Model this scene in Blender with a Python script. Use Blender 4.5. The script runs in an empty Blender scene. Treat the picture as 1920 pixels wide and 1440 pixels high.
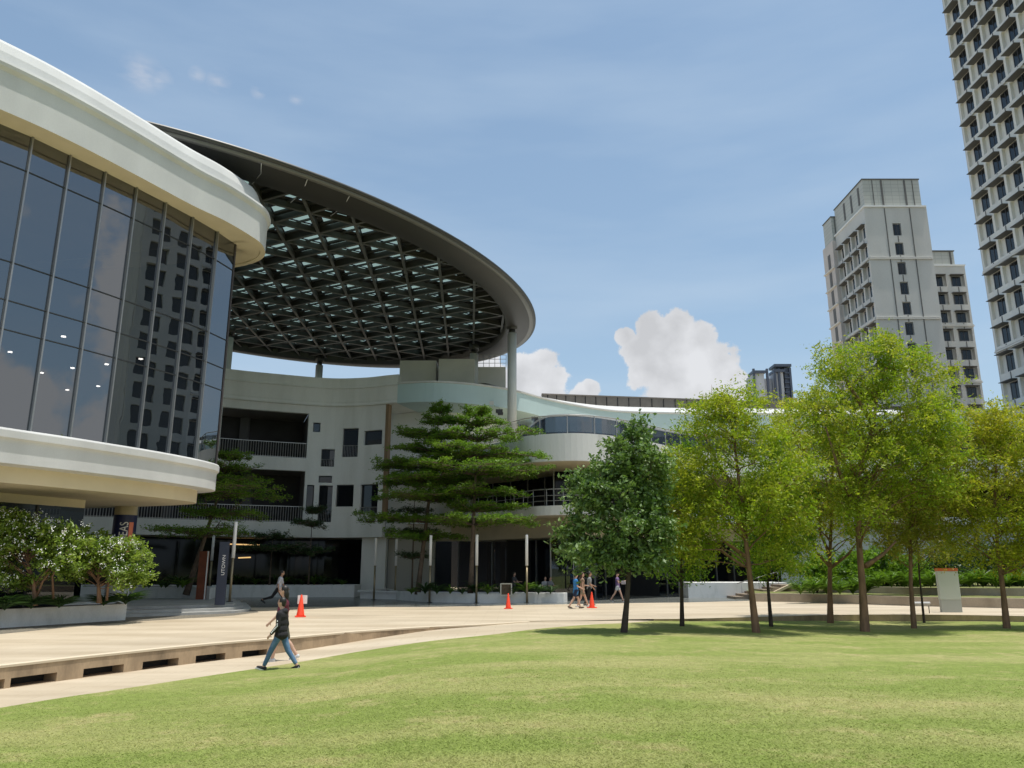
import bpy, math, random
import numpy as np
from mathutils import Vector, Matrix
random.seed(7)
R = np.random.default_rng(11)
S = bpy.context.scene
COL = S.collection
rad = math.radians

# ---------------------------------------------------------------- camera
CZ = 2.05
PITCH = math.atan(345/1440)
cam = bpy.data.cameras.new('camera'); camo = bpy.data.objects.new('camera', cam); COL.objects.link(camo)
camo.location = (0, 0, CZ); camo.rotation_euler = (math.pi/2+PITCH, 0, 0)
cam.sensor_width = 36; cam.lens = 27; cam.clip_start = .1; cam.clip_end = 6000
S.camera = camo
S.view_settings.view_transform = 'Standard'; S.view_settings.look = 'None'
S.view_settings.exposure = 0.08; S.view_settings.gamma = 1
F_ = 1440.; cth, sth = math.cos(PITCH), math.sin(PITCH)
def ray(px, py):
    x = px-960; u = 720-py
    return np.array([x, F_*cth-u*sth, F_*sth+u*cth])/F_
def G(px, py, z=0.):
    r = ray(px, py); return r*((z-CZ)/r[2])+np.array([0, 0, CZ])
def P(px, py, Y):
    r = ray(px, py); return r*(Y/r[1])+np.array([0, 0, CZ])

# ---------------------------------------------------------------- sun and sky
SUN_EL, SUN_AZ = 78.5, 102.        # azimuth clockwise from +Y
sun = bpy.data.lights.new('sun', 'SUN'); sun.energy = 4.0; sun.angle = rad(.53); sun.color = (1, .95, .87)
suno = bpy.data.objects.new('sun', sun); COL.objects.link(suno)
sd = Vector((math.sin(rad(SUN_AZ))*math.cos(rad(SUN_EL)), math.cos(rad(SUN_AZ))*math.cos(rad(SUN_EL)), math.sin(rad(SUN_EL))))
suno.rotation_euler = sd.to_track_quat('Z', 'Y').to_euler(); suno.location = (0, 0, 60)
W = bpy.data.worlds.new('World'); S.world = W; W.use_nodes = True
def make_world():
    nt = W.node_tree; N = nt.nodes; L = nt.links; N.clear()
    def n(t, **k):
        o = N.new(t)
        for a, b in k.items(): setattr(o, a, b)
        return o
    def math_(op, a, b=None, c=None, clamp=False):
        m = n('ShaderNodeMath', operation=op); m.use_clamp = clamp
        for i, v in enumerate((a, b, c)):
            if v is None: continue
            if isinstance(v, (int, float)): m.inputs[i].default_value = v
            else: L.new(v, m.inputs[i])
        return m.outputs[0]
    out = n('ShaderNodeOutputWorld'); bg = n('ShaderNodeBackground'); L.new(bg.outputs[0], out.inputs[0])
    sky = n('ShaderNodeTexSky'); sky.sky_type = 'NISHITA'; sky.sun_disc = False
    sky.sun_elevation = rad(SUN_EL); sky.sun_rotation = rad(SUN_AZ); sky.dust_density = 2.2; sky.air_density = 1.0; sky.ozone_density = 1.0
    bg.inputs['Strength'].default_value = .15
    tc = n('ShaderNodeTexCoord'); d = tc.outputs['Generated']
    sep = n('ShaderNodeSeparateXYZ'); L.new(d, sep.inputs[0])
    # thin veil of humid air: paler towards the horizon
    hz = math_('POWER', math_('SUBTRACT', 1., math_('ABSOLUTE', sep.outputs[2]), clamp=True), 3.)
    # soft high cirrus streaks
    mp = n('ShaderNodeMapping'); L.new(d, mp.inputs[0]); mp.inputs['Rotation'].default_value = (0, rad(-22), rad(10)); mp.inputs['Scale'].default_value = (1.3, 2., 7.)
    ns = n('ShaderNodeTexNoise'); ns.inputs['Scale'].default_value = 1.6; ns.inputs['Detail'].default_value = 5; ns.inputs['Roughness'].default_value = .5
    L.new(mp.outputs[0], ns.inputs[0])
    mr = n('ShaderNodeMapRange'); mr.inputs[1].default_value = .42; mr.inputs[2].default_value = .72; mr.inputs[3].default_value = 0; mr.inputs[4].default_value = .3
    L.new(ns.outputs[0], mr.inputs[0])
    veil = math_('ADD', math_('ADD', mr.outputs[0], math_('MULTIPLY', hz, .62)), VEIL, clamp=True)
    tn = n('ShaderNodeVectorMath', operation='MULTIPLY'); L.new(sky.outputs[0], tn.inputs[0]); tn.inputs[1].default_value = (.80, .97, .98)
    m1 = n('ShaderNodeMix', data_type='RGBA'); L.new(veil, m1.inputs[0]); L.new(tn.outputs[0], m1.inputs[6]); m1.inputs[7].default_value = VEILC
    # cumulus heads: direction blobs broken by noise
    nz = n('ShaderNodeTexNoise'); nz.inputs['Scale'].default_value = 20; nz.inputs['Detail'].default_value = 10; nz.inputs['Roughness'].default_value = .66; L.new(d, nz.inputs[0])
    nl = n('ShaderNodeTexNoise'); nl.inputs['Scale'].default_value = 14; nl.inputs['Detail'].default_value = 5; L.new(d, nl.inputs[0])
    blobs = [(1252, 648, 62), (1222, 618, 36), (1268, 612, 34), (1310, 640, 36), (1172, 632, 24), (1195, 660, 40), (1338, 690, 54), (1372, 715, 34), (1270, 712, 70), (1310, 750, 90), (1215, 690, 45),
             (1010, 700, 48), (1022, 676, 28), (988, 690, 36), (975, 730, 60), (1035, 722, 42), (1106, 728, 20), (1090, 745, 30), (905, 720, 60)]
    acc = None
    for bx, by, br in blobs:
        v = ray(bx, by); v = v/np.linalg.norm(v)
        ds = n('ShaderNodeVectorMath', operation='DISTANCE'); L.new(d, ds.inputs[0]); ds.inputs[1].default_value = tuple(v)
        q = math_('DIVIDE', ds.outputs['Value'], br/1600.)
        acc = q if acc is None else math_('SMOOTH_MIN', acc, q, .12)
    lump = math_('MULTIPLY', math_('SUBTRACT', nz.outputs[0], .5), 1.9)
    den = math_('SUBTRACT', math_('SUBTRACT', 1.1, acc), lump)
    mr2 = n('ShaderNodeMapRange'); L.new(den, mr2.inputs[0]); mr2.inputs[1].default_value = 0; mr2.inputs[2].default_value = .2; mr2.interpolation_type = 'SMOOTHSTEP'
    # other cumulus all round the sky away from this view
    side = n('ShaderNodeMapRange'); side.interpolation_type = 'SMOOTHSTEP'; side.inputs[1].default_value = .72; side.inputs[2].default_value = .84
    L.new(math_('ADD', sep.outputs[0], math_('MULTIPLY', math_('LESS_THAN', sep.outputs[1], -.1), .9)), side.inputs[0])
    nb = n('ShaderNodeTexNoise'); nb.inputs['Scale'].default_value = 6.5; nb.inputs['Detail'].default_value = 8; nb.inputs['Roughness'].default_value = .55; L.new(d, nb.inputs[0])
    mr3 = n('ShaderNodeMapRange'); mr3.interpolation_type = 'SMOOTHSTEP'; mr3.inputs[1].default_value = .49; mr3.inputs[2].default_value = .57; L.new(nb.outputs[0], mr3.inputs[0])
    dens2 = math_('MULTIPLY', mr3.outputs[0], side.outputs[0])
    dens = math_('MAXIMUM', math_('MULTIPLY', mr2.outputs[0], .96), dens2)
    # cloud tone: bright heads, greyer body
    tone = n('ShaderNodeMapRange'); tone.inputs[1].default_value = .1; tone.inputs[2].default_value = .9; tone.inputs[3].default_value = 1.0; tone.inputs[4].default_value = .76
    L.new(math_('ADD', math_('MULTIPLY', den, .45), math_('MULTIPLY', math_('SUBTRACT', nl.outputs[0], .42), 3.0)), tone.inputs[0])
    cc = n('ShaderNodeVectorMath', operation='SCALE'); cc.inputs[0].default_value = CLOUDC; L.new(tone.outputs[0], cc.inputs['Scale'])
    m2 = n('ShaderNodeMix', data_type='RGBA'); L.new(dens, m2.inputs[0]); L.new(m1.outputs[2], m2.inputs[6]); L.new(cc.outputs[0], m2.inputs[7])
    # small wisps high on the left
    wac = None
    for bx, by, br in [(265, 138, 42), (300, 150, 24), (410, 152, 26), (484, 172, 16), (556, 186, 16), (370, 140, 18)]:
        v = ray(bx, by); v = v/np.linalg.norm(v)
        ds = n('ShaderNodeVectorMath', operation='DISTANCE'); L.new(d, ds.inputs[0]); ds.inputs[1].default_value = tuple(v)
        q = math_('DIVIDE', ds.outputs['Value'], br/1600.)
        wac = q if wac is None else math_('MINIMUM', wac, q)
    nw = n('ShaderNodeTexNoise'); mw = n('ShaderNodeMapping'); mw.inputs['Rotation'].default_value = (0, rad(-38), 0); mw.inputs['Scale'].default_value = (1, 1, 3.2)
    L.new(d, mw.inputs[0]); L.new(mw.outputs[0], nw.inputs[0]); nw.inputs['Scale'].default_value = 30; nw.inputs['Detail'].default_value = 6
    wd = math_('MULTIPLY', math_('SUBTRACT', 1., wac, clamp=True), math_('MULTIPLY', math_('SUBTRACT', nw.outputs[0], .38, clamp=True), 2.4), clamp=True)
    m3 = n('ShaderNodeMix', data_type='RGBA'); L.new(wd, m3.inputs[0]); L.new(m2.outputs[2], m3.inputs[6]); m3.inputs[7].default_value = (3.6, 3.9, 4.5, 1)
    L.new(m3.outputs[2], bg.inputs[0])
VEIL = .15; VEILC = (3.4, 4.2, 5.1, 1); CLOUDC = (4.95, 5.0, 5.15)
make_world()

# ---------------------------------------------------------------- materials
MATS = {}
def mat(name, col=(.5, .5, .5), rough=.7, metal=0., spec=.5, noise=0., nscale=3., col2=None, bump=0., bscale=60., thr=(.35, .65), emit=None, stretch=(1, 1, 1), detail=6, coords='Object', fine=0.):
    if name in MATS: return MATS[name]
    m = bpy.data.materials.new(name); m.use_nodes = True; MATS[name] = m
    nt = m.node_tree; N = nt.nodes; L = nt.links; b = N['Principled BSDF']
    b.inputs['Base Color'].default_value = (*col, 1); b.inputs['Roughness'].default_value = rough; b.inputs['Metallic'].default_value = metal
    b.inputs['Specular IOR Level'].default_value = spec
    tc = N.new('ShaderNodeTexCoord'); mp = N.new('ShaderNodeMapping'); L.new(tc.outputs[coords], mp.inputs[0]); mp.inputs['Scale'].default_value = stretch
    last = None
    if noise or col2:
        nz = N.new('ShaderNodeTexNoise'); nz.inputs['Scale'].default_value = nscale; nz.inputs['Detail'].default_value = detail; L.new(mp.outputs[0], nz.inputs[0])
        mr = N.new('ShaderNodeMapRange'); mr.inputs[1].default_value = thr[0]; mr.inputs[2].default_value = thr[1]; L.new(nz.outputs[0], mr.inputs[0])
        mx = N.new('ShaderNodeMix'); mx.data_type = 'RGBA'; L.new(mr.outputs[0], mx.inputs[0])
        mx.inputs[6].default_value = (*col, 1); mx.inputs[7].default_value = (*(col2 or tuple(c*(1-noise) for c in col)), 1)
        last = mx.outputs[2]
    if fine:
        nf = N.new('ShaderNodeTexNoise'); nf.inputs['Scale'].default_value = bscale; nf.inputs['Detail'].default_value = 3; L.new(mp.outputs[0], nf.inputs[0])
        mf = N.new('ShaderNodeMapRange'); mf.inputs[1].default_value = .3; mf.inputs[2].default_value = .7; mf.inputs[3].default_value = 1-fine; mf.inputs[4].default_value = 1+fine
        L.new(nf.outputs[0], mf.inputs[0])
        vs = N.new('ShaderNodeVectorMath'); vs.operation = 'SCALE'; L.new(mf.outputs[0], vs.inputs['Scale'])
        if last: L.new(last, vs.inputs[0])
        else: vs.inputs[0].default_value = col
        last = vs.outputs[0]
    if last: L.new(last, b.inputs['Base Color'])
    if bump:
        nb = N.new('ShaderNodeTexNoise'); nb.inputs['Scale'].default_value = bscale; nb.inputs['Detail'].default_value = 4; L.new(mp.outputs[0], nb.inputs[0])
        bp = N.new('ShaderNodeBump'); bp.inputs['Strength'].default_value = bump; bp.inputs['Distance'].default_value = .02; L.new(nb.outputs[0], bp.inputs['Height']); L.new(bp.outputs[0], b.inputs['Normal'])
    if emit:
        b.inputs['Emission Color'].default_value = (*emit[:3], 1); b.inputs['Emission Strength'].default_value = emit[3]
    return m
white = mat('white_render', (.61, .615, .61), .75, noise=.12, nscale=.7, fine=.03, bscale=40, stretch=(1, 1, .35))
whitew = mat('weathered_white', (.70, .70, .68), .8, col2=(.48, .48, .46), nscale=1.6, stretch=(1, 1, .09), thr=(.52, .85), fine=.04, bscale=30)
cream = mat('cream_soffit', (.66, .58, .42), .75, noise=.08, nscale=1.)
greyw = mat('grey_render', (.76, .77, .75), .75, col2=(.63, .64, .61), nscale=.9, stretch=(1, 1, .2), thr=(.45, .85), fine=.03, bscale=30)
planterw = mat('planter_render', (.76, .76, .74), .7, col2=(.55, .56, .53), nscale=1.8, stretch=(1, 1, .4), thr=(.52, .85), fine=.05, bscale=30)
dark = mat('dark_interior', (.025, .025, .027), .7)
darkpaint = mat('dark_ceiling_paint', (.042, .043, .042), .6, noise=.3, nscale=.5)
steel_d = mat('dark_painted_steel', (.042, .044, .042), .45, noise=.2, nscale=2)
steel_l = mat('pale_painted_steel', (.5, .53, .53), .5)
rimm = mat('rim_soffit_panels', (.03, .03, .03), .5, noise=.15, nscale=.6)
alu = mat('brushed_aluminium', (.33, .33, .33), .35, metal=.7)
rail = mat('railing_metal', (.42, .42, .42), .4, metal=.5)
brass = mat('bronze_metal', (.33, .27, .17), .4, metal=.6)
lampw = mat('frosted_lamp_white', (.88, .88, .88), .4)
wood = mat('orange_wood', (.27, .18, .10), .6, noise=.3, nscale=8, stretch=(1, 1, .1))
brownclad = mat('brown_louvre', (.2, .175, .15), .6, noise=.15, nscale=2)
def glass_mat(name, refl, tr, tint=(1, 1, 1), dif=(.01, .012, .015), rough=0.0, wob=0.):
    m = bpy.data.materials.new(name); m.use_nodes = True; nt = m.node_tree; N = nt.nodes; L = nt.links; N.clear()
    o = N.new('ShaderNodeOutputMaterial'); g = N.new('ShaderNodeBsdfGlossy'); g.inputs['Roughness'].default_value = rough; g.inputs[0].default_value = (*tint, 1)
    t = N.new('ShaderNodeBsdfTransparent'); t.inputs[0].default_value = (tr, tr, tr*1.05, 1); df = N.new('ShaderNodeBsdfDiffuse'); df.inputs[0].default_value = (*dif, 1)
    ad = N.new('ShaderNodeAddShader'); L.new(t.outputs[0], ad.inputs[0]); L.new(df.outputs[0], ad.inputs[1])
    lw = N.new('ShaderNodeLayerWeight'); pw = N.new('ShaderNodeMath'); pw.operation = 'POWER'; L.new(lw.outputs['Facing'], pw.inputs[0]); pw.inputs[1].default_value = 4.
    mm = N.new('ShaderNodeMath'); mm.operation = 'MULTIPLY_ADD'; mm.use_clamp = True; L.new(pw.outputs[0], mm.inputs[0]); mm.inputs[1].default_value = .9; mm.inputs[2].default_value = refl+.04
    mx = N.new('ShaderNodeMixShader'); L.new(mm.outputs[0], mx.inputs[0]); L.new(ad.outputs[0], mx.inputs[1]); L.new(g.outputs[0], mx.inputs[2]); L.new(mx.outputs[0], o.inputs[0])
    if wob:
        tc = N.new('ShaderNodeTexCoord'); nz = N.new('ShaderNodeTexNoise'); nz.inputs['Scale'].default_value = .7; L.new(tc.outputs['Object'], nz.inputs[0])
        bp = N.new('ShaderNodeBump'); bp.inputs['Strength'].default_value = wob; bp.inputs['Distance'].default_value = .02; L.new(nz.outputs[0], bp.inputs['Height']); L.new(bp.outputs[0], g.inputs['Normal'])
    MATS[name] = m; return m
gl_big = glass_mat('tinted_curtain_glass', .15, .10, (.92, .96, 1.), dif=(.004, .005, .006), wob=.12)
gl_win = glass_mat('window_glass', .0, .01, (.9, .97, 1.))
gl_dark = glass_mat('shopfront_glass', .03, .12, (.9, .95, 1.))
gl_rail = glass_mat('balustrade_glass', .06, .72, (.9, 1, 1))
def sky_glass():
    m = bpy.data.materials.new('skylight_glass'); m.use_nodes = True; nt = m.node_tree; N = nt.nodes; L = nt.links; N.clear()
    o = N.new('ShaderNodeOutputMaterial'); t = N.new('ShaderNodeBsdfTranslucent'); t.inputs[0].default_value = (.15, .21, .195, 1)
    g = N.new('ShaderNodeBsdfGlossy'); g.inputs[0].default_value = (.8, .9, .9, 1); mx = N.new('ShaderNodeMixShader'); mx.inputs[0].default_value = .06
    L.new(t.outputs[0], mx.inputs[1]); L.new(g.outputs[0], mx.inputs[2]); L.new(mx.outputs[0], o.inputs[0]); return m
gl_sky = sky_glass()

# ---------------------------------------------------------------- mesh helpers
def tag(o, label=None, cat=None, group=None, kind=None):
    if label: o['label'] = label
    if cat: o['category'] = cat
    if group: o['group'] = group
    if kind: o['kind'] = kind
    return o
def empty(name, loc=(0, 0, 0), rz=0, **k):
    o = bpy.data.objects.new(name, None); o.location = loc; o.rotation_euler = (0, 0, rz); o.empty_display_size = .2; COL.objects.link(o); return tag(o, **k)
class MB:
    def __init__(s): s.v = []; s.f = []; s.sm = []
    def add(s, vs, fs, smooth=False):
        b = len(s.v); s.v += [tuple(map(float, p)) for p in vs]; s.f += [tuple(b+i for i in f) for f in fs]; s.sm += [smooth]*len(fs); return s
    def box(s, c, h, rz=0., ax=None):
        X = np.array([math.cos(rz), math.sin(rz), 0]); Y = np.array([-math.sin(rz), math.cos(rz), 0]); Z = np.array([0, 0, 1.])
        if ax is not None: X, Y, Z = ax
        c = np.array(c, float)
        vs = [c+X*h[0]*a+Y*h[1]*b_+Z*h[2]*d for a in (-1, 1) for b_ in (-1, 1) for d in (-1, 1)]
        return s.add(vs, [(0, 1, 3, 2), (4, 6, 7, 5), (0, 4, 5, 1), (2, 3, 7, 6), (0, 2, 6, 4), (1, 5, 7, 3)])
    def bar(s, a, b, w, h):          # box beam from a to b, w wide, h deep (vertical)
        a = np.array(a, float); b = np.array(b, float); d = b-a; l = np.linalg.norm(d); X = d/l
        Y = np.cross([0, 0, 1], X); ny = np.linalg.norm(Y); Y = Y/ny if ny > 1e-6 else np.array([0, 1, 0.])
        return s.box((a+b)/2, (l/2, w/2, h/2), ax=(X, Y, np.cross(X, Y)))
    def tube(s, pts, rs, n=8, cap=True, smooth=True):
        pts = [np.array(p, float) for p in pts]
        if np.isscalar(rs): rs = [rs]*len(pts)
        vs = []; prev = None
        for i, p in enumerate(pts):
            t = pts[min(i+1, len(pts)-1)]-pts[max(i-1, 0)]; t = t/(np.linalg.norm(t)+1e-9)
            if prev is None:
                ref = np.array([1., 0, 0]) if abs(t[0]) < .8 else np.array([0, 1., 0]); a = np.cross(t, ref)
            else: a = prev-t*(prev@t)
            a = a/(np.linalg.norm(a)+1e-9); prev = a; b = np.cross(t, a)
            for k in range(n):
                q = 2*math.pi*k/n; vs.append(p+(a*math.cos(q)+b*math.sin(q))*rs[i])
        fs = [(i*n+k, i*n+(k+1) % n, (i+1)*n+(k+1) % n, (i+1)*n+k) for i in range(len(pts)-1) for k in range(n)]
        s.add(vs, fs, smooth)
        if cap:
            m = len(s.v)-len(vs); s.f += [tuple(m+k for k in range(n))[::-1], tuple(m+(len(pts)-1)*n+k for k in range(n))]; s.sm += [False, False]
        return s
    def ellip(s, c, r, n=12, m=8, ax=None):
        c = np.array(c, float); A = np.eye(3) if ax is None else np.array(ax); vs = []
        for i in range(m+1):
            t = math.pi*i/m
            for k in range(n):
                q = 2*math.pi*k/n
                vs.append(c+A.T@np.array([r[0]*math.sin(t)*math.cos(q), r[1]*math.sin(t)*math.sin(q), r[2]*math.cos(t)]))
        return s.add(vs, [(i*n+k, (i+1)*n+k, (i+1)*n+(k+1) % n, i*n+(k+1) % n) for i in range(m) for k in range(n)], True)
    def sweep(s, path, prof, closed=False, side=1, closeprof=False, smooth=False):
        """path: list of xy; prof: list of (outward offset, z)"""
        path = np.array(path, float); n = len(path); nr = normals(path, closed)*side; vs = []
        for i in range(n):
            for o, z in prof: vs.append((path[i, 0]+nr[i, 0]*o, path[i, 1]+nr[i, 1]*o, z))
        m = len(prof); fs = []
        for i in range(n if closed else n-1):
            j = (i+1) % n
            for k in range(m if closeprof else m-1):
                l = (k+1) % m; fs.append((i*m+k, j*m+k, j*m+l, i*m+l))
        s.add(vs, fs, smooth)
        if closeprof and not closed: s.add([vs[k] for k in range(m)], [tuple(range(m))]); s.add([vs[(n-1)*m+k] for k in range(m)], [tuple(range(m))[::-1]])
        return s
    def poly(s, pts, z): return s.add([(p[0], p[1], z) for p in pts], [tuple(range(len(pts)))])
    def prism(s, pts, z0, z1):
        n = len(pts); return s.add([(p[0], p[1], z0) for p in pts]+[(p[0], p[1], z1) for p in pts], [(i, (i+1) % n, n+(i+1) % n, n+i) for i in range(n)]+[tuple(range(n))[::-1], tuple(range(n, 2*n))])
    def build(s, name, m, parent=None, bevel=0., **k):
        me = bpy.data.meshes.new(name); me.from_pydata(s.v, [], s.f); me.materials.append(m)
        me.polygons.foreach_set('use_smooth', s.sm); me.update()
        o = bpy.data.objects.new(name, me); COL.objects.link(o)
        if parent: o.parent = parent
        if bevel:
            b = o.modifiers.new('bevel', 'BEVEL'); b.width = bevel; b.segments = 2; b.limit_method = 'ANGLE'
        return tag(o, **k)
def pieces(mb):
    par = list(range(len(mb.v)))
    def fd(a):
        while par[a] != a: par[a] = par[par[a]]; a = par[a]
        return a
    for f in mb.f:
        for i in f[1:]: par[fd(i)] = fd(f[0])
    grp = {}
    for f, s in zip(mb.f, mb.sm): grp.setdefault(fd(f[0]), []).append((f, s))
    out = []
    for fs in grp.values():
        q = MB(); ids = sorted({i for f, s in fs for i in f}); ix = {a: b for b, a in enumerate(ids)}; q.v = [mb.v[i] for i in ids]; q.f = [tuple(ix[i] for i in f) for f, s in fs]; q.sm = [s for f, s in fs]; out.append(q)
    return out
def normals(path, closed=False):
    """left-hand normal turned so that +1 is to the RIGHT of travel"""
    n = len(path); out = np.zeros((n, 2))
    for i in range(n):
        if closed: a, b = path[(i-1) % n], path[(i+1) % n]
        else: a, b = path[max(i-1, 0)], path[min(i+1, n-1)]
        t = b-a; t = t/(np.hypot(*t)+1e-9); out[i] = (t[1], -t[0])
    return out
def smoothpath(P0, k=6):
    P0 = np.array(P0, float); out = []
    for i in range(len(P0)-1):
        a = P0[max(i-1, 0)]; b = P0[i]; c = P0[i+1]; d = P0[min(i+2, len(P0)-1)]
        for j in range(k):
            t = j/k; out.append(.5*((2*b)+(c-a)*t+(2*a-5*b+4*c-d)*t*t+(3*b-a-3*c+d)*t**3))
    out.append(P0[-1]); return np.array(out)
def arclen(p): return np.concatenate([[0], np.cumsum(np.hypot(*np.diff(p, axis=0).T))])
def at_s(p, al, s):
    x = np.interp(s, al, p[:, 0]); y = np.interp(s, al, p[:, 1]); e = .05
    t = np.array([np.interp(s+e, al, p[:, 0])-np.interp(s-e, al, p[:, 0]), np.interp(s+e, al, p[:, 1])-np.interp(s-e, al, p[:, 1])]); t = t/np.hypot(*t)
    return np.array([x, y]), t
def on_path(p, al, px, py):
    """arc length and height where the sight line of a photo point meets a curved wall"""
    r = ray(px, py); best = (1e9, 0, 0)
    for s in np.linspace(0, al[-1], 1500):
        x = np.interp(s, al, p[:, 0]); y = np.interp(s, al, p[:, 1])
        if y < 3: continue
        e = abs(r[0]/r[1]*y-x)
        if e < best[0]: best = (e, s, CZ+r[2]/r[1]*y)
    return best[1], best[2]
def wall_holes(p, al, s0, s1, z0, z1, holes, thick, mb, step=1.2, inward=1):
    """curved wall sheet with true openings and reveals; thickness goes to the left of travel * inward"""
    us = set([s0, s1]); zs = set([z0, z1])
    for h in holes: us |= {h[0], h[1]}; zs |= {h[2], h[3]}
    k = s0
    while k < s1: us.add(k); k += step
    us = sorted(us); u2 = [us[0]]
    for u in us[1:]:
        if u-u2[-1] > 1e-4: u2.append(u)
    us = u2; zs = sorted(zs)
    def pt(s, off, z):
        q, t = at_s(p, al, s); nn = np.array([-t[1], t[0]])*inward*off; return (q[0]+nn[0], q[1]+nn[1], z)
    def inhole(a, b, c, d): return any(h[0]-1e-5 <= a and b <= h[1]+1e-5 and h[2]-1e-5 <= c and d <= h[3]+1e-5 for h in holes)
    for a, b in zip(us[:-1], us[1:]):
        for c, d in zip(zs[:-1], zs[1:]):
            if not inhole(a, b, c, d):
                mb.add([pt(a, 0, c), pt(b, 0, c), pt(b, 0, d), pt(a, 0, d)], [(0, 1, 2, 3)])
                mb.add([pt(a, thick, c), pt(b, thick, c), pt(b, thick, d), pt(a, thick, d)], [(3, 2, 1, 0)])
    for h in holes:
        hu = [u for u in us if h[0]-1e-5 <= u <= h[1]+1e-5]
        for a, b in zip(hu[:-1], hu[1:]):
            for z in (h[2], h[3]): mb.add([pt(a, 0, z), pt(b, 0, z), pt(b, thick, z), pt(a, thick, z)], [(0, 1, 2, 3)])
        for a in (h[0], h[1]): mb.add([pt(a, 0, h[2]), pt(a, 0, h[3]), pt(a, thick, h[3]), pt(a, thick, h[2])], [(0, 1, 2, 3)])
    for a, b in zip(us[:-1], us[1:]):
        for z in (z0, z1): mb.add([pt(a, 0, z), pt(b, 0, z), pt(b, thick, z), pt(a, thick, z)], [(0, 1, 2, 3)])
    for a in (s0, s1): mb.add([pt(a, 0, z0), pt(a, 0, z1), pt(a, thick, z1), pt(a, thick, z0)], [(0, 1, 2, 3)])
    return pt
def copy_tree(o, parent=None):
    c = o.copy(); COL.objects.link(c)
    if parent is not None: c.parent = parent
    for ch in list(o.children): copy_tree(ch, c)
    return c

# ================================================================ GROUND
EDGE = [((0, 1248), -.49, (0, 1327)), ((200, 1226), -.49, (200, 1296)), ((400, 1206), -.476, (400, 1265.7)), ((552, 1194), -.42, (562, 1241)), ((671, 1183.5), -.32, (671, 1222)),
        ((806, 1175), -.13, (806, 1202)), ((920, 1170), -.05, (920, 1190)), ((1010, 1164.5), -.012, (1010, 1179)), ((1100, 1163.5), -.02, (1100, 1171.5)), ((1173, 1161.5), -.04, (1173, 1168)),
        ((1240, 1160.5), -.08, (1240, 1163.5)), ((1290, 1160), -.1, None), ((1410, 1157), -.16, None), ((1550, 1153), -.25, None), ((1679, 1152), -.3, None), ((1793, 1153), -.27, None), ((1920, 1155), -.25, None)]
eL = [(-60, -44), (-34, -18), (-21, 0), (-15.5, 8)]; eR = [(34, 31), (60, 28), (100, 18)]
E3 = [(*p, -.49) for p in eL]; B3 = [(p[0]+2.3, p[1]-1.6, -.49) for p in eL]
for (pe, z, pb) in EDGE:
    e = G(*pe, 0); E3.append((e[0], e[1], z))
    if pb: b = G(*pb, z); B3.append((b[0], b[1], z))
    else: B3.append((e[0]*.9985, e[1]*.9985, z))
for p in eR: E3.append((*p, -.25)); B3.append((p[0]*.9985, p[1]*.9985, -.25))
def sm3(A, k=5):
    A = np.array(A, float); out = []
    for i in range(len(A)-1):
        a = A[max(i-1, 0)]; b = A[i]; c = A[i+1]; d = A[min(i+2, len(A)-1)]
        for j in range(k):
            t = j/k; out.append(.5*((2*b)+(c-a)*t+(2*a-5*b+4*c-d)*t*t+(3*b-a-3*c+d)*t**3))
    out.append(A[-1]); return np.array(out)
E3 = sm3(E3); B3 = sm3(B3)
LC = .12
ring = [tuple(p) for p in B3]+[(110, -30, -.2), (60, -100, -.2), (-20, -120, -.2), (-60, -80, -.4)]
RB = np.array(ring); RA = np.arctan2(RB[:, 1], RB[:, 0]); RR = np.hypot(RB[:, 0], RB[:, 1])
def lawn_z(x, y):
    a = math.atan2(y, x); o = np.argsort(RA); rb = np.interp(a, RA[o], RR[o]); zb = np.interp(a, RA[o], RB[o, 2]); s = min(1., math.hypot(x, y)/rb)
    return LC+(zb-LC)*(s*s*(3-2*s))
def GL(px, py):
    z = -.2
    for _ in range(12): p = G(px, py, z); z = lawn_z(p[0], p[1])
    return np.array([p[0], p[1], z])
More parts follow.
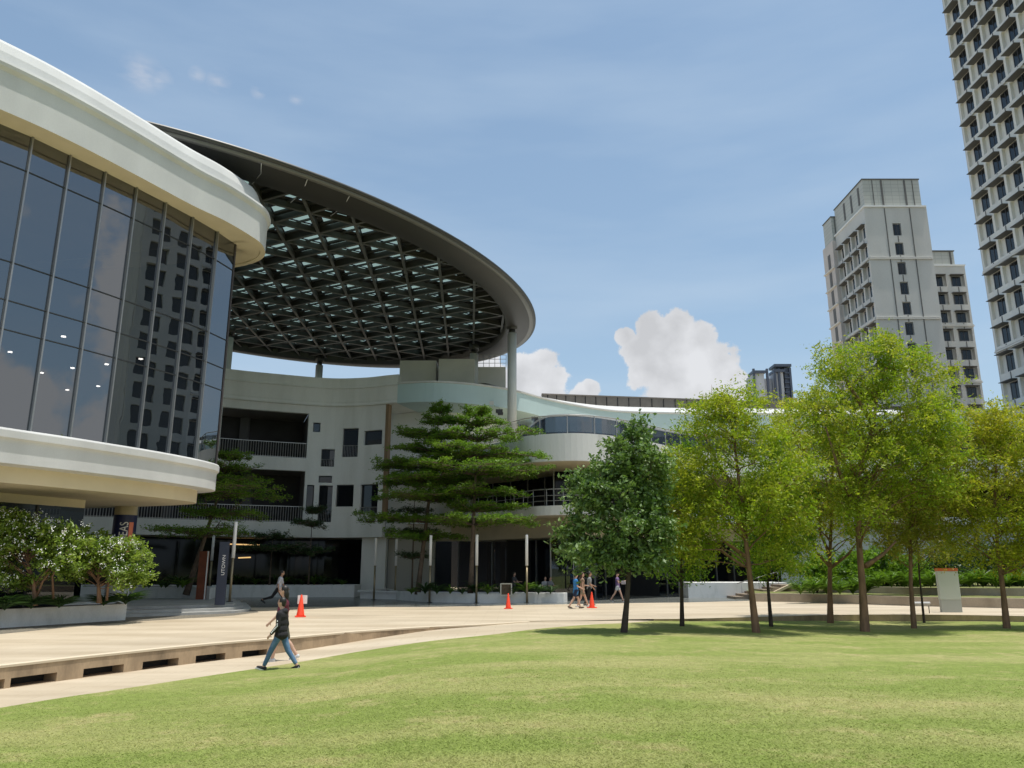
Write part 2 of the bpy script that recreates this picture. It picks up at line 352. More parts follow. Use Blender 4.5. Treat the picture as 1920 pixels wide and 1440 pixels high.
def build_ground():
    gm = mat('far_ground', (.12, .14, .07), .9, noise=.4, nscale=.05)
    MB().add([(-3000, -3000, -.9), (3000, -3000, -.9), (3000, 3000, -.9), (-3000, 3000, -.9)], [(0, 1, 2, 3)]).build('ground', gm, kind='structure')
    # sandstone plaza
    pm = mat('sandstone_paving', (.60, .51, .385), .62, col2=(.455, .37, .26), nscale=.35, stretch=(.5, 2.2, 1), thr=(.35, .7), fine=.05, bscale=22, bump=.08)
    nt = pm.node_tree; N = nt.nodes; L = nt.links; b = N['Principled BSDF']; src = b.inputs['Base Color'].links[0].from_socket
    tc = N.new('ShaderNodeTexCoord'); br = N.new('ShaderNodeTexBrick'); L.new(tc.outputs['Object'], br.inputs[0]); br.inputs['Scale'].default_value = 1.; br.inputs['Brick Width'].default_value = 1.2; br.inputs['Row Height'].default_value = .6
    br.inputs['Mortar Size'].default_value = .006; br.inputs['Color1'].default_value = (1, 1, 1, 1); br.inputs['Color2'].default_value = (.93, .92, .9, 1); br.inputs['Mortar'].default_value = (.7, .68, .62, 1); br.inputs['Bias'].default_value = -.3
    mx = N.new('ShaderNodeMix'); mx.data_type = 'RGBA'; mx.blend_type = 'MULTIPLY'; mx.inputs[0].default_value = 1; L.new(src, mx.inputs[6]); L.new(br.outputs[0], mx.inputs[7])
    st = N.new('ShaderNodeTexNoise'); st.inputs['Scale'].default_value = .16; st.inputs['Detail'].default_value = 8; L.new(tc.outputs['Object'], st.inputs[0])
    ms = N.new('ShaderNodeMapRange'); ms.inputs[1].default_value = .5; ms.inputs[2].default_value = .75; ms.inputs[3].default_value = 1; ms.inputs[4].default_value = .84; L.new(st.outputs[0], ms.inputs[0])
    vs = N.new('ShaderNodeVectorMath'); vs.operation = 'SCALE'; L.new(mx.outputs[2], vs.inputs[0]); L.new(ms.outputs[0], vs.inputs['Scale']); L.new(vs.outputs[0], b.inputs['Base Color'])
    m = MB(); n = len(E3); v = [(p[0], p[1], 0) for p in E3]+[(p[0]*300/math.hypot(p[0], p[1]), p[1]*300/math.hypot(p[0], p[1]), 0) for p in E3]
    m.add(v, [(i, i+1, n+i+1, n+i) for i in range(n-1)]); m.build('plaza', pm, kind='structure')
    # lower path strip
    m = MB(); k = next(i for i in range(n) if E3[i][0] > G(1245, 1161)[0]); q = []
    for i in range(k+1):
        for t in (0, .5, 1): q.append(tuple(E3[i]*(1-t)+B3[i]*t))
    m.add(q, [(i*3+j, i*3+j+1, (i+1)*3+j+1, (i+1)*3+j) for i in range(k) for j in range(2)]); m.build('path', pm, kind='structure')
    # lawn
    lm = lawn_mat(); m = MB(); rg = ring+[ring[0]]; nr = 48; vv = []
    for i, p in enumerate(rg):
        for j in range(nr+1):
            s = j/nr; vv.append((p[0]*s, p[1]*s, LC+(p[2]-LC)*(s*s*(3-2*s))))
    m.add(vv, [(i*(nr+1)+j, i*(nr+1)+j+1, (i+1)*(nr+1)+j+1, (i+1)*(nr+1)+j) for i in range(len(rg)-1) for j in range(nr)], True)
    m.build('lawn', lm, kind='structure')
    # dark tiled floor under the canopy; shade band at right painted into its grey
    tm = mat('dark_tile_and_shade', (.17, .18, .17), .22, noise=.25, nscale=.5, stretch=(.4, 2, 1), spec=.5, fine=.04, bscale=12)
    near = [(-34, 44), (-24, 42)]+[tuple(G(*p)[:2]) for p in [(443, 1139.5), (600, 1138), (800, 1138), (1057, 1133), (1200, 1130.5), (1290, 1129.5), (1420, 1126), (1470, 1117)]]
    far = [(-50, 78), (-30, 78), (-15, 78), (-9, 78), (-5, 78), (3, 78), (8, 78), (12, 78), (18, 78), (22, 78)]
    m = MB(); n = len(near); m.add([(*p, .004) for p in near]+[(*p, .004) for p in far], [(i, i+1, n+i+1, n+i) for i in range(n-1)]); m.build('walkway_and_shade', tm, kind='structure')
    # pebble drain strip beside near planter
    dm = mat('pebble_strip', (.24, .21, .16), .9, col2=(.12, .11, .09), nscale=14, thr=(.4, .6), bump=.5, bscale=50)
    a = [G(*p)[:2] for p in [(-500, 1251), (-200, 1211), (0, 1189), (120, 1177), (245, 1166), (360, 1159), (440, 1154), (485, 1148)]]; c = [G(*p)[:2] for p in [(-500, 1225), (-200, 1195), (0, 1177), (120, 1169), (245, 1155), (360, 1148), (420, 1144), (478, 1144)]]
    m = MB(); n = len(a); m.add([(*p, .005) for p in a]+[(*p, .005) for p in c], [(i, i+1, n+i+1, n+i) for i in range(n-1)]); m.build('gravel_strip', dm, kind='structure')
def lawn_mat(name='lawn_grass', island=False):
    m = mat(name, (.215, .265, .068), .9, col2=(.33, .325, .13), nscale=.22, stretch=(.7, 2.0, 1), thr=(.42, .66), spec=.15, detail=8)
    nt = m.node_tree; N = nt.nodes; L = nt.links; b = N['Principled BSDF']; src = b.inputs['Base Color'].links[0].from_socket; tc = N.new('ShaderNodeTexCoord')
    def noise(sc, det, lo, hi, a, c, ro=.6):
        z = N.new('ShaderNodeTexNoise'); z.inputs['Scale'].default_value = sc; z.inputs['Detail'].default_value = det; z.inputs['Roughness'].default_value = ro; L.new(tc.outputs['Object'], z.inputs[0])
        r = N.new('ShaderNodeMapRange'); r.inputs[1].default_value = lo; r.inputs[2].default_value = hi; r.inputs[3].default_value = a; r.inputs[4].default_value = c; L.new(z.outputs[0], r.inputs[0]); return r.outputs[0]
    # thin dry patches
    mx = N.new('ShaderNodeMix'); mx.data_type = 'RGBA'; L.new(noise(.6, 12, .52, .68, 0, .85, .78), mx.inputs[0]); L.new(src, mx.inputs[6]); mx.inputs[7].default_value = (.42, .36, .18, 1)
    mul = N.new('ShaderNodeMath'); mul.operation = 'MULTIPLY'; L.new(noise(5, 9, .3, .7, .68, 1.3, .82), mul.inputs[0]); L.new(noise(70, 3, .3, .7, .82, 1.18), mul.inputs[1])
    vs = N.new('ShaderNodeVectorMath'); vs.operation = 'SCALE'; L.new(mx.outputs[2], vs.inputs[0]); L.new(mul.outputs[0], vs.inputs['Scale']); L.new(vs.outputs[0], b.inputs['Base Color'])
    if island:
        gi = N.new('ShaderNodeNewGeometry'); ri = N.new('ShaderNodeMapRange'); ri.inputs[3].default_value = 1.15; ri.inputs[4].default_value = 1.6; L.new(gi.outputs['Random Per Island'], ri.inputs[0]); v2 = N.new('ShaderNodeVectorMath'); v2.operation = 'SCALE'; L.new(mx.outputs[2], v2.inputs[0]); L.new(ri.outputs[0], v2.inputs['Scale']); L.new(v2.outputs[0], b.inputs['Base Color'])
        t = N.new('ShaderNodeBsdfTranslucent'); L.new(v2.outputs[0], t.inputs[0]); ms = N.new('ShaderNodeMixShader'); ms.inputs[0].default_value = .35; L.new(b.outputs[0], ms.inputs[1]); L.new(t.outputs[0], ms.inputs[2]); L.new(ms.outputs[0], N['Material Output'].inputs[0]); return m
    nb = N.new('ShaderNodeTexNoise'); nb.inputs['Scale'].default_value = 60; nb.inputs['Detail'].default_value = 5; L.new(tc.outputs['Object'], nb.inputs[0])
    bp = N.new('ShaderNodeBump'); bp.inputs['Strength'].default_value = .7; bp.inputs['Distance'].default_value = .03; L.new(nb.outputs[0], bp.inputs['Height']); L.new(bp.outputs[0], b.inputs['Normal'])
    return m
build_ground()
def grass_blades():
    rg = np.random.default_rng(5); n = 330000
    a = rg.uniform(rad(50), rad(130), n); r = 7.4*(27/7.4)**(rg.random(n)**1.15); x = r*np.cos(a); y = r*np.sin(a)
    o = np.argsort(RA); rb = np.interp(np.arctan2(y, x), RA[o], RR[o]); zb = np.interp(np.arctan2(y, x), RA[o], RB[o, 2]); k = r < rb-.04; x, y, r, rb, zb = x[k], y[k], r[k], rb[k], zb[k]; s = r/rb; z = LC+(zb-LC)*(s*s*(3-2*s)); n = len(x)
    fd = np.clip((27-r)/11, .0, 1); h = rg.uniform(.010, .024, n)*fd+.003; w = rg.uniform(.004, .009, n)*(.4+fd); q = rg.uniform(0, 6.283, n); l = rg.uniform(0, 6.283, n); V = np.empty((n, 3, 3)); c = np.stack([x, y, z-.004], 1); d = np.stack([np.cos(q), np.sin(q), 0*q], 1)*w[:, None]
    V[:, 0] = c-d; V[:, 1] = c+d; V[:, 2] = c+np.stack([np.cos(l)*h*2.2, np.sin(l)*h*2.2, h], 1)
    me = bpy.data.meshes.new('grass'); me.vertices.add(3*n); me.vertices.foreach_set('co', V.reshape(-1).astype(np.float32)); me.loops.add(3*n); me.loops.foreach_set('vertex_index', np.arange(3*n, dtype=np.int32)); me.polygons.add(n); me.polygons.foreach_set('loop_start', np.arange(0, 3*n, 3, dtype=np.int32)); me.polygons.foreach_set('loop_total', np.full(n, 3, dtype=np.int32)); me.update(calc_edges=True)
    gm = lawn_mat(name='grass_blade', island=True); me.materials.append(gm); o = bpy.data.objects.new('grass', me); COL.objects.link(o); o['kind'] = 'stuff'; o['label'] = 'short green turf blades on the lawn'; o['category'] = 'grass'
grass_blades()
def build_edges():
    wm = mat('stained_retaining_stone', (.42, .31, .2), .85, col2=(.17, .125, .08), nscale=1.3, stretch=(1, 1, .35), thr=(.42, .75), fine=.08, bscale=20, bump=.2)
    ep = E3[:, :2]; al = arclen(ep); s1 = on_path(ep, al, 1005, 1165)[0]; holes = []
    for a, b in [(-150, -70), (-58, 12), (24, 108), (155, 229), (268, 331), (366, 423), (452, 501)]:
        if a < 0: h = (on_path(ep, al, max(a, -600), 1260)[0], on_path(ep, al, b, 1260)[0])
        else: h = (on_path(ep, al, a, 1240)[0], on_path(ep, al, b, 1240)[0])
        holes.append((h[0], h[1], -.485, -.29))
    m = MB(); pt = wall_holes(ep, al, .5, s1, -.8, -.006, holes, .45, m)
    t = tag(m.build('retaining_wall', wm), 'stained brown stone retaining wall with drain slots along the lower path', 'retaining wall')
    cp = MB(); cp.sweep(ep[al < s1], [(.02, -.05), (.025, .0), (.01, .012), (-.14, .012), (-.15, -.01)]); cp.build('coping_edge', mat('coping_stone', (.66, .56, .42), .6), t)
    for h in holes:
        d = MB(); d.add([pt(h[0], .44, h[2]), pt(h[1], .44, h[2]), pt(h[1], .44, h[3]), pt(h[0], .44, h[3])], [(0, 1, 2, 3)]); d.build('drain_opening', dark, t)
    s2 = on_path(ep, al, 1225, 1160)[0]; m = MB(); wall_holes(ep, al, s2, al[-1]-1, -.8, -.006, [], .3, m)
    tag(m.build('retaining_wall', wm), 'low brown stone edge behind the lawn trees, between grass and paving', 'retaining wall')
build_edges()

# ================================================================ LEFT BUILDING (glass hall)
GP = smoothpath([(-42, -8), (-30, 8), (-24, 16.5), (-20, 22.3), (-17.9, 25.3), (-17.03, 26.9), (-16.3, 28.25), (-15.68, 29.55), (-15.08, 30.85), (-14.5, 32.25), (-13.98, 33.7), (-13.62, 35.15)], 8)
GA = arclen(GP)
def left_building():
    t = empty('glass_hall', (-22, 32, 0), label='white curved hall with tall dark curtain glass and overhanging roof on the left', cat='building')
    T = t
    def prt(m, name, mt, par=T, **k):
        o = m.build(name, mt, par, **k); o.location = -Vector(t.location) if par is T else (0, 0, 0); return o
    glass_end = smoothpath([(-13.62, 35.15), (-14.3, 36.1), (-16, 37), (-19, 38), (-26, 39), (-40, 40)], 4)
    RP = smoothpath([(-46, -6), (-30, 9.5), (-24, 16.2), (-20.2, 20.4), (-17.73, 23.63), (-16.45, 25.64), (-15.2, 28.2), (-14.01, 30.85), (-13.14, 32.4), (-12.5, 34.05), (-12.28, 35.1), (-12.55, 36.4), (-13.31, 37.33), (-14.67, 38.06), (-18, 39.2), (-26, 41), (-45, 43)], 5)
    # roof: soffit, fascia, bead, upper parapet, roof sheet
    m = MB().sweep(RP, [(-3.2, 17.62), (-3.2, 17.55), (-.28, 17.55), (-.26, 17.5), (0, 17.5)]); prt(m, 'roof_soffit', cream)
    m = MB().sweep(RP, [(0, 17.5), (.01, 18.95), (.05, 19.0), (.13, 19.08), (.16, 19.2), (.13, 19.32), (.0, 19.38), (-.3, 19.42)]); prt(m, 'roof_fascia', white)
    m = MB().sweep(RP, [(-.3, 19.42), (-.36, 19.9), (-.5, 20.3), (-.62, 20.46), (-.78, 20.5), (-.9, 20.5), (-9, 20.4)]); prt(m, 'roof_parapet', white)
    MBt = MB(); n = len(RP)
    inner = [(p[0]+normals(RP)[i][0]*-9, p[1]+normals(RP)[i][1]*-9) for i, p in enumerate(RP)]
    MBt.poly([(-46, -6), (-24, 16.2), (-17.7, 25), (-14.5, 33), (-15, 36), (-20, 39), (-45, 42)], 20.38); prt(MBt, 'roof', mat('roof_sheet', (.4, .4, .4), .8))
    prt(MB().poly([(-46, -6), (-24, 16.9), (-18.3, 25.6), (-15, 33), (-15.5, 36.2), (-20, 38.5), (-45, 41)], 17.66), 'roof_soffit_inner', cream)
    prt(MB().poly([(-46, -6), (-24, 16.9), (-18.3, 25.6), (-15, 33), (-15.5, 36.2), (-20, 38.5), (-45, 41)], 19.5), 'ceiling', darkpaint)
    # curtain wall: one pane column per bay, mullions, transoms
    tops = [G(*p, z=17.5)[:2] for p in [(63.6, 261), (133, 296), (199, 326), (259, 355), (314, 380), (364, 405), (412, 427), (442, 451)]]
    cuts = []
    for p in [(12, 570), (92, 565), (54, 811), (129, 821), (194.6, 832), (257, 843), (314, 852.5), (366, 862)]:
        pass
    ss = [on_path(GP, GA, *p)[0] for p in [(133-79, 811), (129, 821), (194.6, 832), (257, 843), (314, 852.5), (366, 862)]]+[GA[-1]]
    st = ss[1]-ss[0]; pre = [ss[0]-st*k for k in range(14, 0, -1) if ss[0]-st*k > 1]; ss = pre+ss
    for i in range(len(ss)-1):
        a, ta = at_s(GP, GA, ss[i]); b, tb = at_s(GP, GA, ss[i+1]-.001)
        d = (b-a)/np.hypot(*(b-a)); nn = np.array([d[1], -d[0]]); lean = .0
        w = MB().add([(*a, 6.7), (*b, 6.7), (*b, 17.6), (*a, 17.6)], [(0, 1, 2, 3)]); wo = prt(w, 'window', gl_big)
        f = MB()
        for z in (10.15, 11.2, 12.6, 16.16): f.bar((*(a+nn*.01), z), (*(b+nn*.01), z), .05, .035)
        for f in pieces(f): f.build('transom', mat('black_gasket', (.03, .032, .035), .4), wo)
        f = MB(); f.box((*(a+nn*.05), 12.12), (.028, .06, 5.42), math.atan2(d[1], d[0])); f.build('mullion', alu, wo)
    f = MB(); f.box((-13.62, 35.18, 12.12), (.04, .05, 5.42), rad(70)); prt(f, 'corner_mullion', mat('dark_mullion', (.06, .05, .05), .4))
    m = MB()
    for a, b in zip(glass_end[:-1], glass_end[1:]): m.add([(*a, 6.7), (*b, 6.7), (*b, 17.6), (*a, 17.6)], [(0, 1, 2, 3)])
    prt(m, 'side_wall', mat('dark_cladding', (.05, .052, .055), .4))
    # floor band (tier one with lip) and lower tier
    TP = smoothpath([(-43, -9), (-30.6, 7.2), (-24.3, 15.7), (-20, 21.6), (-17.6, 25), (-16.9, 26.2), (-16.1, 27.6), (-15.45, 28.95), (-14.8, 30.35), (-14.2, 31.9), (-13.75, 33.4), (-13.55, 34.7), (-13.75, 35.7), (-14.6, 36.5), (-17, 37.6), (-24, 39.5), (-42, 41)], 5)
    prt(MB().sweep(TP, [(-2, 6.72), (-.1, 6.7), (.06, 6.66), (.1, 6.6), (.1, 6.36), (.02, 6.28), (.0, 6.2), (0, 5.5), (-.12, 5.48), (-1.2, 5.48)]), 'floor_band', white)
    prt(MB().sweep(TP, [(-.75, 5.48), (-.75, 4.92), (-.85, 4.9)]), 'lower_band', cream)
    prt(MB().poly([(TP[i][0]+normals(TP)[i][0]*-.8, TP[i][1]+normals(TP)[i][1]*-.8) for i in range(len(TP))], 4.9), 'lower_soffit', cream)
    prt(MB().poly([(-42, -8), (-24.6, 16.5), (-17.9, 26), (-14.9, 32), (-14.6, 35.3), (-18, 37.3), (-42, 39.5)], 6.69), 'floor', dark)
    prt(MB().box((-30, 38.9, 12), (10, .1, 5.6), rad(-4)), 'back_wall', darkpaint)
    # ceiling downlights seen through the glass
    lm = mat('downlight', (1, 1, 1), emit=(1, .95, .85, 14))
    for p in [(119, 631), (19, 660), (136, 690), (200, 683), (264, 673), (184, 724), (78, 699), (229, 736), (126, 731), (24, 744)]:
        q = G(*p, z=10.9)
        if q[1] < 60: prt(MB().tube([(q[0], q[1], 10.92), (q[0], q[1], 10.88)], .09, 10), 'downlight', lm)
    # beam and recessed shopfront under the soffit
    SP = smoothpath([(-38, -2), (-27.5, 16), (-23, 24), (-20.6, 28.5), (-18.45, 33.5)], 6)
    prt(MB().sweep(SP, [(0, 4.9), (0, 4.55), (-.3, 4.55)]), 'beam', cream)
    sa = arclen(SP); k = 0; s = 2.
    while s < sa[-1]:
        a, _ = at_s(SP, sa, s); b, _ = at_s(SP, sa, min(s+2.6, sa[-1]-.01)); prt(MB().add([(*a, .45), (*b, .45), (*b, 4.56), (*a, 4.56)], [(0, 1, 2, 3)]), 'shopfront_window', gl_dark)
        prt(MB().box((*a, 2.5), (.04, .06, 2.05)), 'shopfront_mullion', darkpaint); s += 2.6
    prt(MB().add([(-18.45, 33.5, .45), (-21.5, 37, .45), (-21.5, 37, 4.88), (-18.45, 33.5, 4.88)], [(0, 1, 2, 3)]), 'shopfront_side', gl_dark)
    prt(MB().box((-27, 30, 2.6), (.1, 9, 2.2), rad(26)), 'lobby_wall', dark)
    # round column with wrapped banner
    q = P(232, 1000, 37.2); cx, cy = q[0], q[1]
    c = prt(MB().tube([(cx, cy, .44), (cx, cy, 4.93)], .5, 32), 'column', cream)
    zb0 = P(232, 1095, 36.7)[2]; zb1 = P(236, 965, 36.7)[2]
    bm = mat('navy_banner', (.018, .025, .085), .45); b = MB().tube([(cx, cy, zb0), (cx, cy, zb1)], .515, 32, cap=False).build('banner', bm, c)
    MB().tube([(cx, cy, .45), (cx, cy, zb0-.02)], .52, 32, cap=False).build('column_base', white, c)
    sm_ = mat('coral_stripe', (.75, .22, .13), .5)
    ang = math.atan2(-cy, -cx)         # towards the viewer's side
    a0 = ang+.38; v = []
    for i in range(7):
        a = a0+i*.07
        for z in (zb1-2.3, zb1-.34): v.append((cx+.519*math.cos(a), cy+.519*math.sin(a), z))
    MB().add(v, [(2*i, 2*i+2, 2*i+3, 2*i+1) for i in range(6)]).build('stripe', sm_, c)
    tx = bpy.data.curves.new('letters', 'FONT'); tx.body = 'IDEAS'; tx.size = .52; tx.extrude = .004; tx.align_x = 'LEFT'; to = bpy.data.objects.new('lettering_tmp', tx); COL.objects.link(to)
    dg = bpy.context.evaluated_depsgraph_get(); me = bpy.data.meshes.new_from_object(to.evaluated_get(dg)); bpy.data.objects.remove(to)
    import bmesh
    bm_ = bmesh.new(); bm_.from_mesh(me)
    for y_ in np.arange(.02, .5, .04): bmesh.ops.bisect_plane(bm_, geom=bm_.verts[:]+bm_.edges[:]+bm_.faces[:], plane_co=(0, y_, 0), plane_no=(0, 1, 0))
    bm_.to_mesh(me); bm_.free()
    for v_ in me.vertices: v_.co.x *= .78
    wdt = max(v_.co.x for v_ in me.vertices)
    for v_ in me.vertices:           # run upwards, wrapped on the column
        s_, h_, e_ = v_.co.x, v_.co.y, v_.co.z; a = ang+.30-h_*1.05/.52; r = .521+e_; v_.co = (cx+r*math.cos(a), cy+r*math.sin(a), zb1-.34-wdt+s_)
    me.materials.append(mat('white_letters', (.85, .85, .85), .5)); lo = bpy.data.objects.new('lettering', me); COL.objects.link(lo); lo.parent = c
    return t
left_building()

# ================================================================ CURVED MAIN BUILDING
FP = smoothpath([(-48, 42), (-38, 49), (-32, 53), (-22.8, 58.6), (-18.9, 60.5), (-15.1, 61.9), (-12.2, 61.7), (-10.2, 60.9), (-8.4, 60.3), (-6.6, 60.0), (-5.1, 60.2), (-3.4, 60.8), (-1.75, 61.7), (-.5, 62.6), (.9, 64), (2.5, 66), (5, 68.5), (8.2, 71.0), (11.2, 72.3), (16.9, 73.0), (24, 73.3), (40, 74), (60, 73), (85, 68)], 6)
FA = arclen(FP)
DP = smoothpath([(-9, 61.5), (-6, 60.2), (-2.6, 56.4), (-.04, 52.6), (1.4, 50.9), (3.9, 50.1), (6.2, 50.8), (9, 53), (13, 57), (18, 60), (24, 61.5), (40, 62.5), (60, 61), (85, 56)], 6)
DA = arclen(DP)
def sub(path, al, a, b, k=.6):
    ss = np.arange(a, b, k); ss = np.append(ss, b); return np.array([at_s(path, al, s)[0] for s in ss])
def off(path, d):
    return path-normals(path)*d
def podium_building():
    t = empty('campus_building', (0, 64, 0), label='long white curved campus building with balconies and a round terrace beneath the canopy', cat='building')
    def prt(m, name, mt, par=None, **k):
        o = m.build(name, mt, par or t, **k)
        if par is None: o.location = -Vector(t.location)
        return o
    sx = np.interp(-10.15, FP[:, 0], FA)         # end of solid facade
    def rect(x0, x1, y0, y1):
        sa, _ = on_path(FP, FA, x0, (y0+y1)/2); sb, _ = on_path(FP, FA, x1, (y0+y1)/2); mid = (x0+x1)/2
        return [sa, sb, on_path(FP, FA, mid, y1)[1], on_path(FP, FA, mid, y0)[1]]
    o1 = rect(412, 577, 780, 857); o1[2], o1[3] = 10.62, 14.3; o2 = rect(380, 569, 887, 979); o2[2], o2[3] = 5.56, 9.6
    o2[0] = o1[0]-16; o1b = [o1[0]-14, o1[0]-.9, 10.62, 14.3]
    small = {'a': (586, 600, 792, 810), 'b': (641, 671, 803, 857), 'c': (682, 716, 807, 834), 'd': (602, 628, 842, 875), 'e': (598, 623, 892, 905), 'f': (575, 589, 909, 958), 'g': (596, 622, 910, 979), 'h': (631, 662, 909, 950), 'i': (674, 708, 908, 963)}
    H = {k: rect(*v) for k, v in small.items()}
    holes = [o1, o1b, o2]+list(H.values())
    m = MB(); pt = wall_holes(FP, FA, 1, sx, 4.39, 14.95, holes, .4, m); prt(m, 'wall', greyw)
    def pane(h, name, mt, depth, z0=None, z1=None):
        q = MB(); ss = np.append(np.arange(h[0], h[1], 1.5), h[1]); a0 = z0 or h[2]; a1 = z1 or h[3]
        for a, b in zip(ss[:-1], ss[1:]): q.add([pt(a, depth, a0), pt(b, depth, a0), pt(b, depth, a1), pt(a, depth, a1)], [(0, 1, 2, 3)])
        return prt(q, name, mt)
    fm = mat('window_frame_dark', (.06, .06, .065), .5)
    for k, h in H.items():
        w = pane(h, 'window', gl_win, .3)
        q = MB()
        for a, b in (((h[0]+.03, h[2]), (h[0]+.03, h[3])), ((h[1]-.03, h[2]), (h[1]-.03, h[3]))):
            p0 = pt(a[0], .27, a[1]); p1 = pt(b[0], .27, b[1]); q.tube([p0, p1], .035, 4, smooth=False)
        for z in (h[2]+.03, h[3]-.03): q.tube([pt(h[0], .27, z), pt(h[1], .27, z)], .035, 4, smooth=False)
        q.build('frame', fm, w)
        if k in 'bgdi':
            q = MB(); zt = h[2]+(.95 if k in 'bg' else .6 if k == 'd' else .5); s = h[0]+.05
            while s < h[1]: q.tube([pt(s, .1, h[2]), pt(s, .1, zt)], .012, 4, smooth=False); s += .13
            q.tube([pt(h[0], .1, zt), pt(h[1], .1, zt)], .02, 4, smooth=False); q.build('guard_rail', rail, w)
    # balcony interiors: back wall, ceiling, floor, railing
    for h in (o1, o1b, o2):
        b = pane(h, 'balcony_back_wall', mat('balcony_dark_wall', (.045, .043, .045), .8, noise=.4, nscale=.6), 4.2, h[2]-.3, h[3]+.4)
        q = MB(); ss = np.append(np.arange(h[0], h[1], 1.5), h[1])
        for a, c in zip(ss[:-1], ss[1:]):
            q.add([pt(a, .3, h[2]-.01), pt(c, .3, h[2]-.01), pt(c, 4.2, h[2]-.01), pt(a, 4.2, h[2]-.01)], [(0, 1, 2, 3)])
            q.add([pt(a, .4, h[3]+.02), pt(c, .4, h[3]+.02), pt(c, 4.2, h[3]+.02), pt(a, 4.2, h[3]+.02)], [(0, 1, 2, 3)])
        q.add([pt(h[1], .4, h[2]), pt(h[1], .4, h[3]), pt(h[1], 4.2, h[3]), pt(h[1], 4.2, h[2])], [(0, 1, 2, 3)])
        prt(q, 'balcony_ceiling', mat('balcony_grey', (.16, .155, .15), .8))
        q = MB(); s = h[0]+.06
        while s < h[1]: q.box(pt(s, .15, h[2]+.6), (.02, .02, .6), 0); s += .19
        for a, c in zip(ss[:-1], ss[1:]):
            q.bar(pt(a, .15, h[2]+1.22), pt(c, .15, h[2]+1.22), .06, .05); q.bar(pt(a, .15, h[2]+.06), pt(c, .15, h[2]+.06), .04, .04)
        prt(q, 'balcony_railing', rail)
        for s in np.arange(h[0]+2.2, h[1], 5.5): prt(MB().box(pt(s, 3.9, (h[2]+h[3])/2), (.35, .2, (h[3]-h[2])/2)), 'balcony_pier', mat('pier_grey', (.12, .12, .12), .8))
    # parapet with two shadow lines
    sp = np.interp(-9.2, FP[:, 0], FA); pp = sub(FP, FA, 1, sp)
    prt(MB().sweep(pp, [(-.4, 14.95), (.14, 14.95), (.2, 14.99), (.2, 15.1), (.1, 15.16), (.1, 15.3), (.12, 15.32), (.12, 16.42), (.2, 16.47), (.2, 16.56), (.06, 16.62), (.06, 17.36), (-.35, 17.36), (-.35, 14.95)], closeprof=False), 'parapet', greyw)
    # sweeping fascia on the right with sloping white roof edge
    fs = sub(FP, FA, sp, FA[-1]-1)
    prt(MB().sweep(fs, [(-4, 14.97), (-.05, 14.93), (.12, 14.95), (.12, 16.5)]), 'fascia', mat('cool_white_fascia', (.50, .645, .665), .6, noise=.06, nscale=.5))
    prt(MB().sweep(fs, [(.12, 16.5), (.2, 16.53), (.2, 16.66), (-.25, 16.7)]), 'fascia_bead', white)
    s3 = np.interp(.2, FP[:, 0], FA); s4 = sub(FP, FA, s3, FA[-1]-1)
    prt(MB().sweep(s4, [(-.25, 16.7), (-3.6, 17.9), (-8, 18.3)]), 'roof_edge', white)
    prt(MB().sweep(sub(FP, FA, sp, s3), [(-.25, 16.7), (-6, 16.75)]), 'roof_edge_flat', white)
    bp = smoothpath([(2.8, 71.2), (8, 75.2), (17, 77.6), (40, 79), (70, 78)], 6)
    def zt_(p):
        px_ = 960+1440*p[0]/(p[1]*cth+16.5*sth); yy = 738+(px_-1019)*.0356; return float(P(px_, yy, p[1])[2])
    v = []
    for p in bp: zz = zt_(p); v += [(p[0], p[1], 17.3), (p[0], p[1], zz-.13), (p[0]+.02, p[1]-.12, zz-.11), (p[0]+.02, p[1]-.12, zz), (p[0], p[1]+1, zz+.02)]
    prt(MB().add(v, [(5*i+j, 5*i+5+j, 5*i+6+j, 5*i+1+j) for i in range(len(bp)-1) for j in range(4)]), 'roof_screen', brownclad)
    ba = arclen(bp); q = MB(); s = .8
    while s < ba[-1]-.5:
        a, tt = at_s(bp, ba, s); zz = zt_(a); q.box((a[0], a[1]-.02, (17.3+zz-.14)/2), (.03, .05, (zz-.14-17.3)/2), math.atan2(tt[1], tt[0])); s += 1.25
    for q in pieces(q): prt(q, 'screen_joint', dark)
    # set-back wall on terrace levels
    IP = off(FP, 4.0); IA = arclen(IP); i0 = np.interp(-10.6, IP[:, 0], IA); i1 = np.interp(.6, IP[:, 0], IA)
    ip = sub(IP, IA, i0, i1); prt(MB().sweep(ip, [(0, 4.4), (0, 15)]), 'inner_wall', greyw)
    ip2 = sub(IP, IA, i1, IA[-1]-2)
    prt(MB().sweep(ip2, [(0, 10.6), (0, 15)]), 'terrace_glazing', mat('blue_grey_glazing', (.03, .045, .07), .06, spec=.9))
    prt(MB().sweep(ip2, [(0, 4.4), (0, 10.6)]), 'inner_glazing', mat('dark_glazing', (.008, .009, .011), .06, spec=.22))
    prt(MB().box((-5.5, 67.5, 10.5), (5.4, .2, 6)), 'recess_back_wall', greyw); prt(MB().box((-6, 64.5, 15.2), (4.5, 3, .15)), 'recess_ceiling', greyw)
    e = pt(sx-.01, 0, 5); prt(MB().box((-10.0, 61.1, 10.4), (.13, .28, 4.55), rad(-15)), 'timber_fin', wood)
    prt(MB().add([(-10.1, 60.9, 4.4), (-10.6, 65.2, 4.4), (-10.6, 65.2, 14.95), (-10.1, 60.9, 14.95)], [(0, 1, 2, 3)]), 'return_wall', greyw)
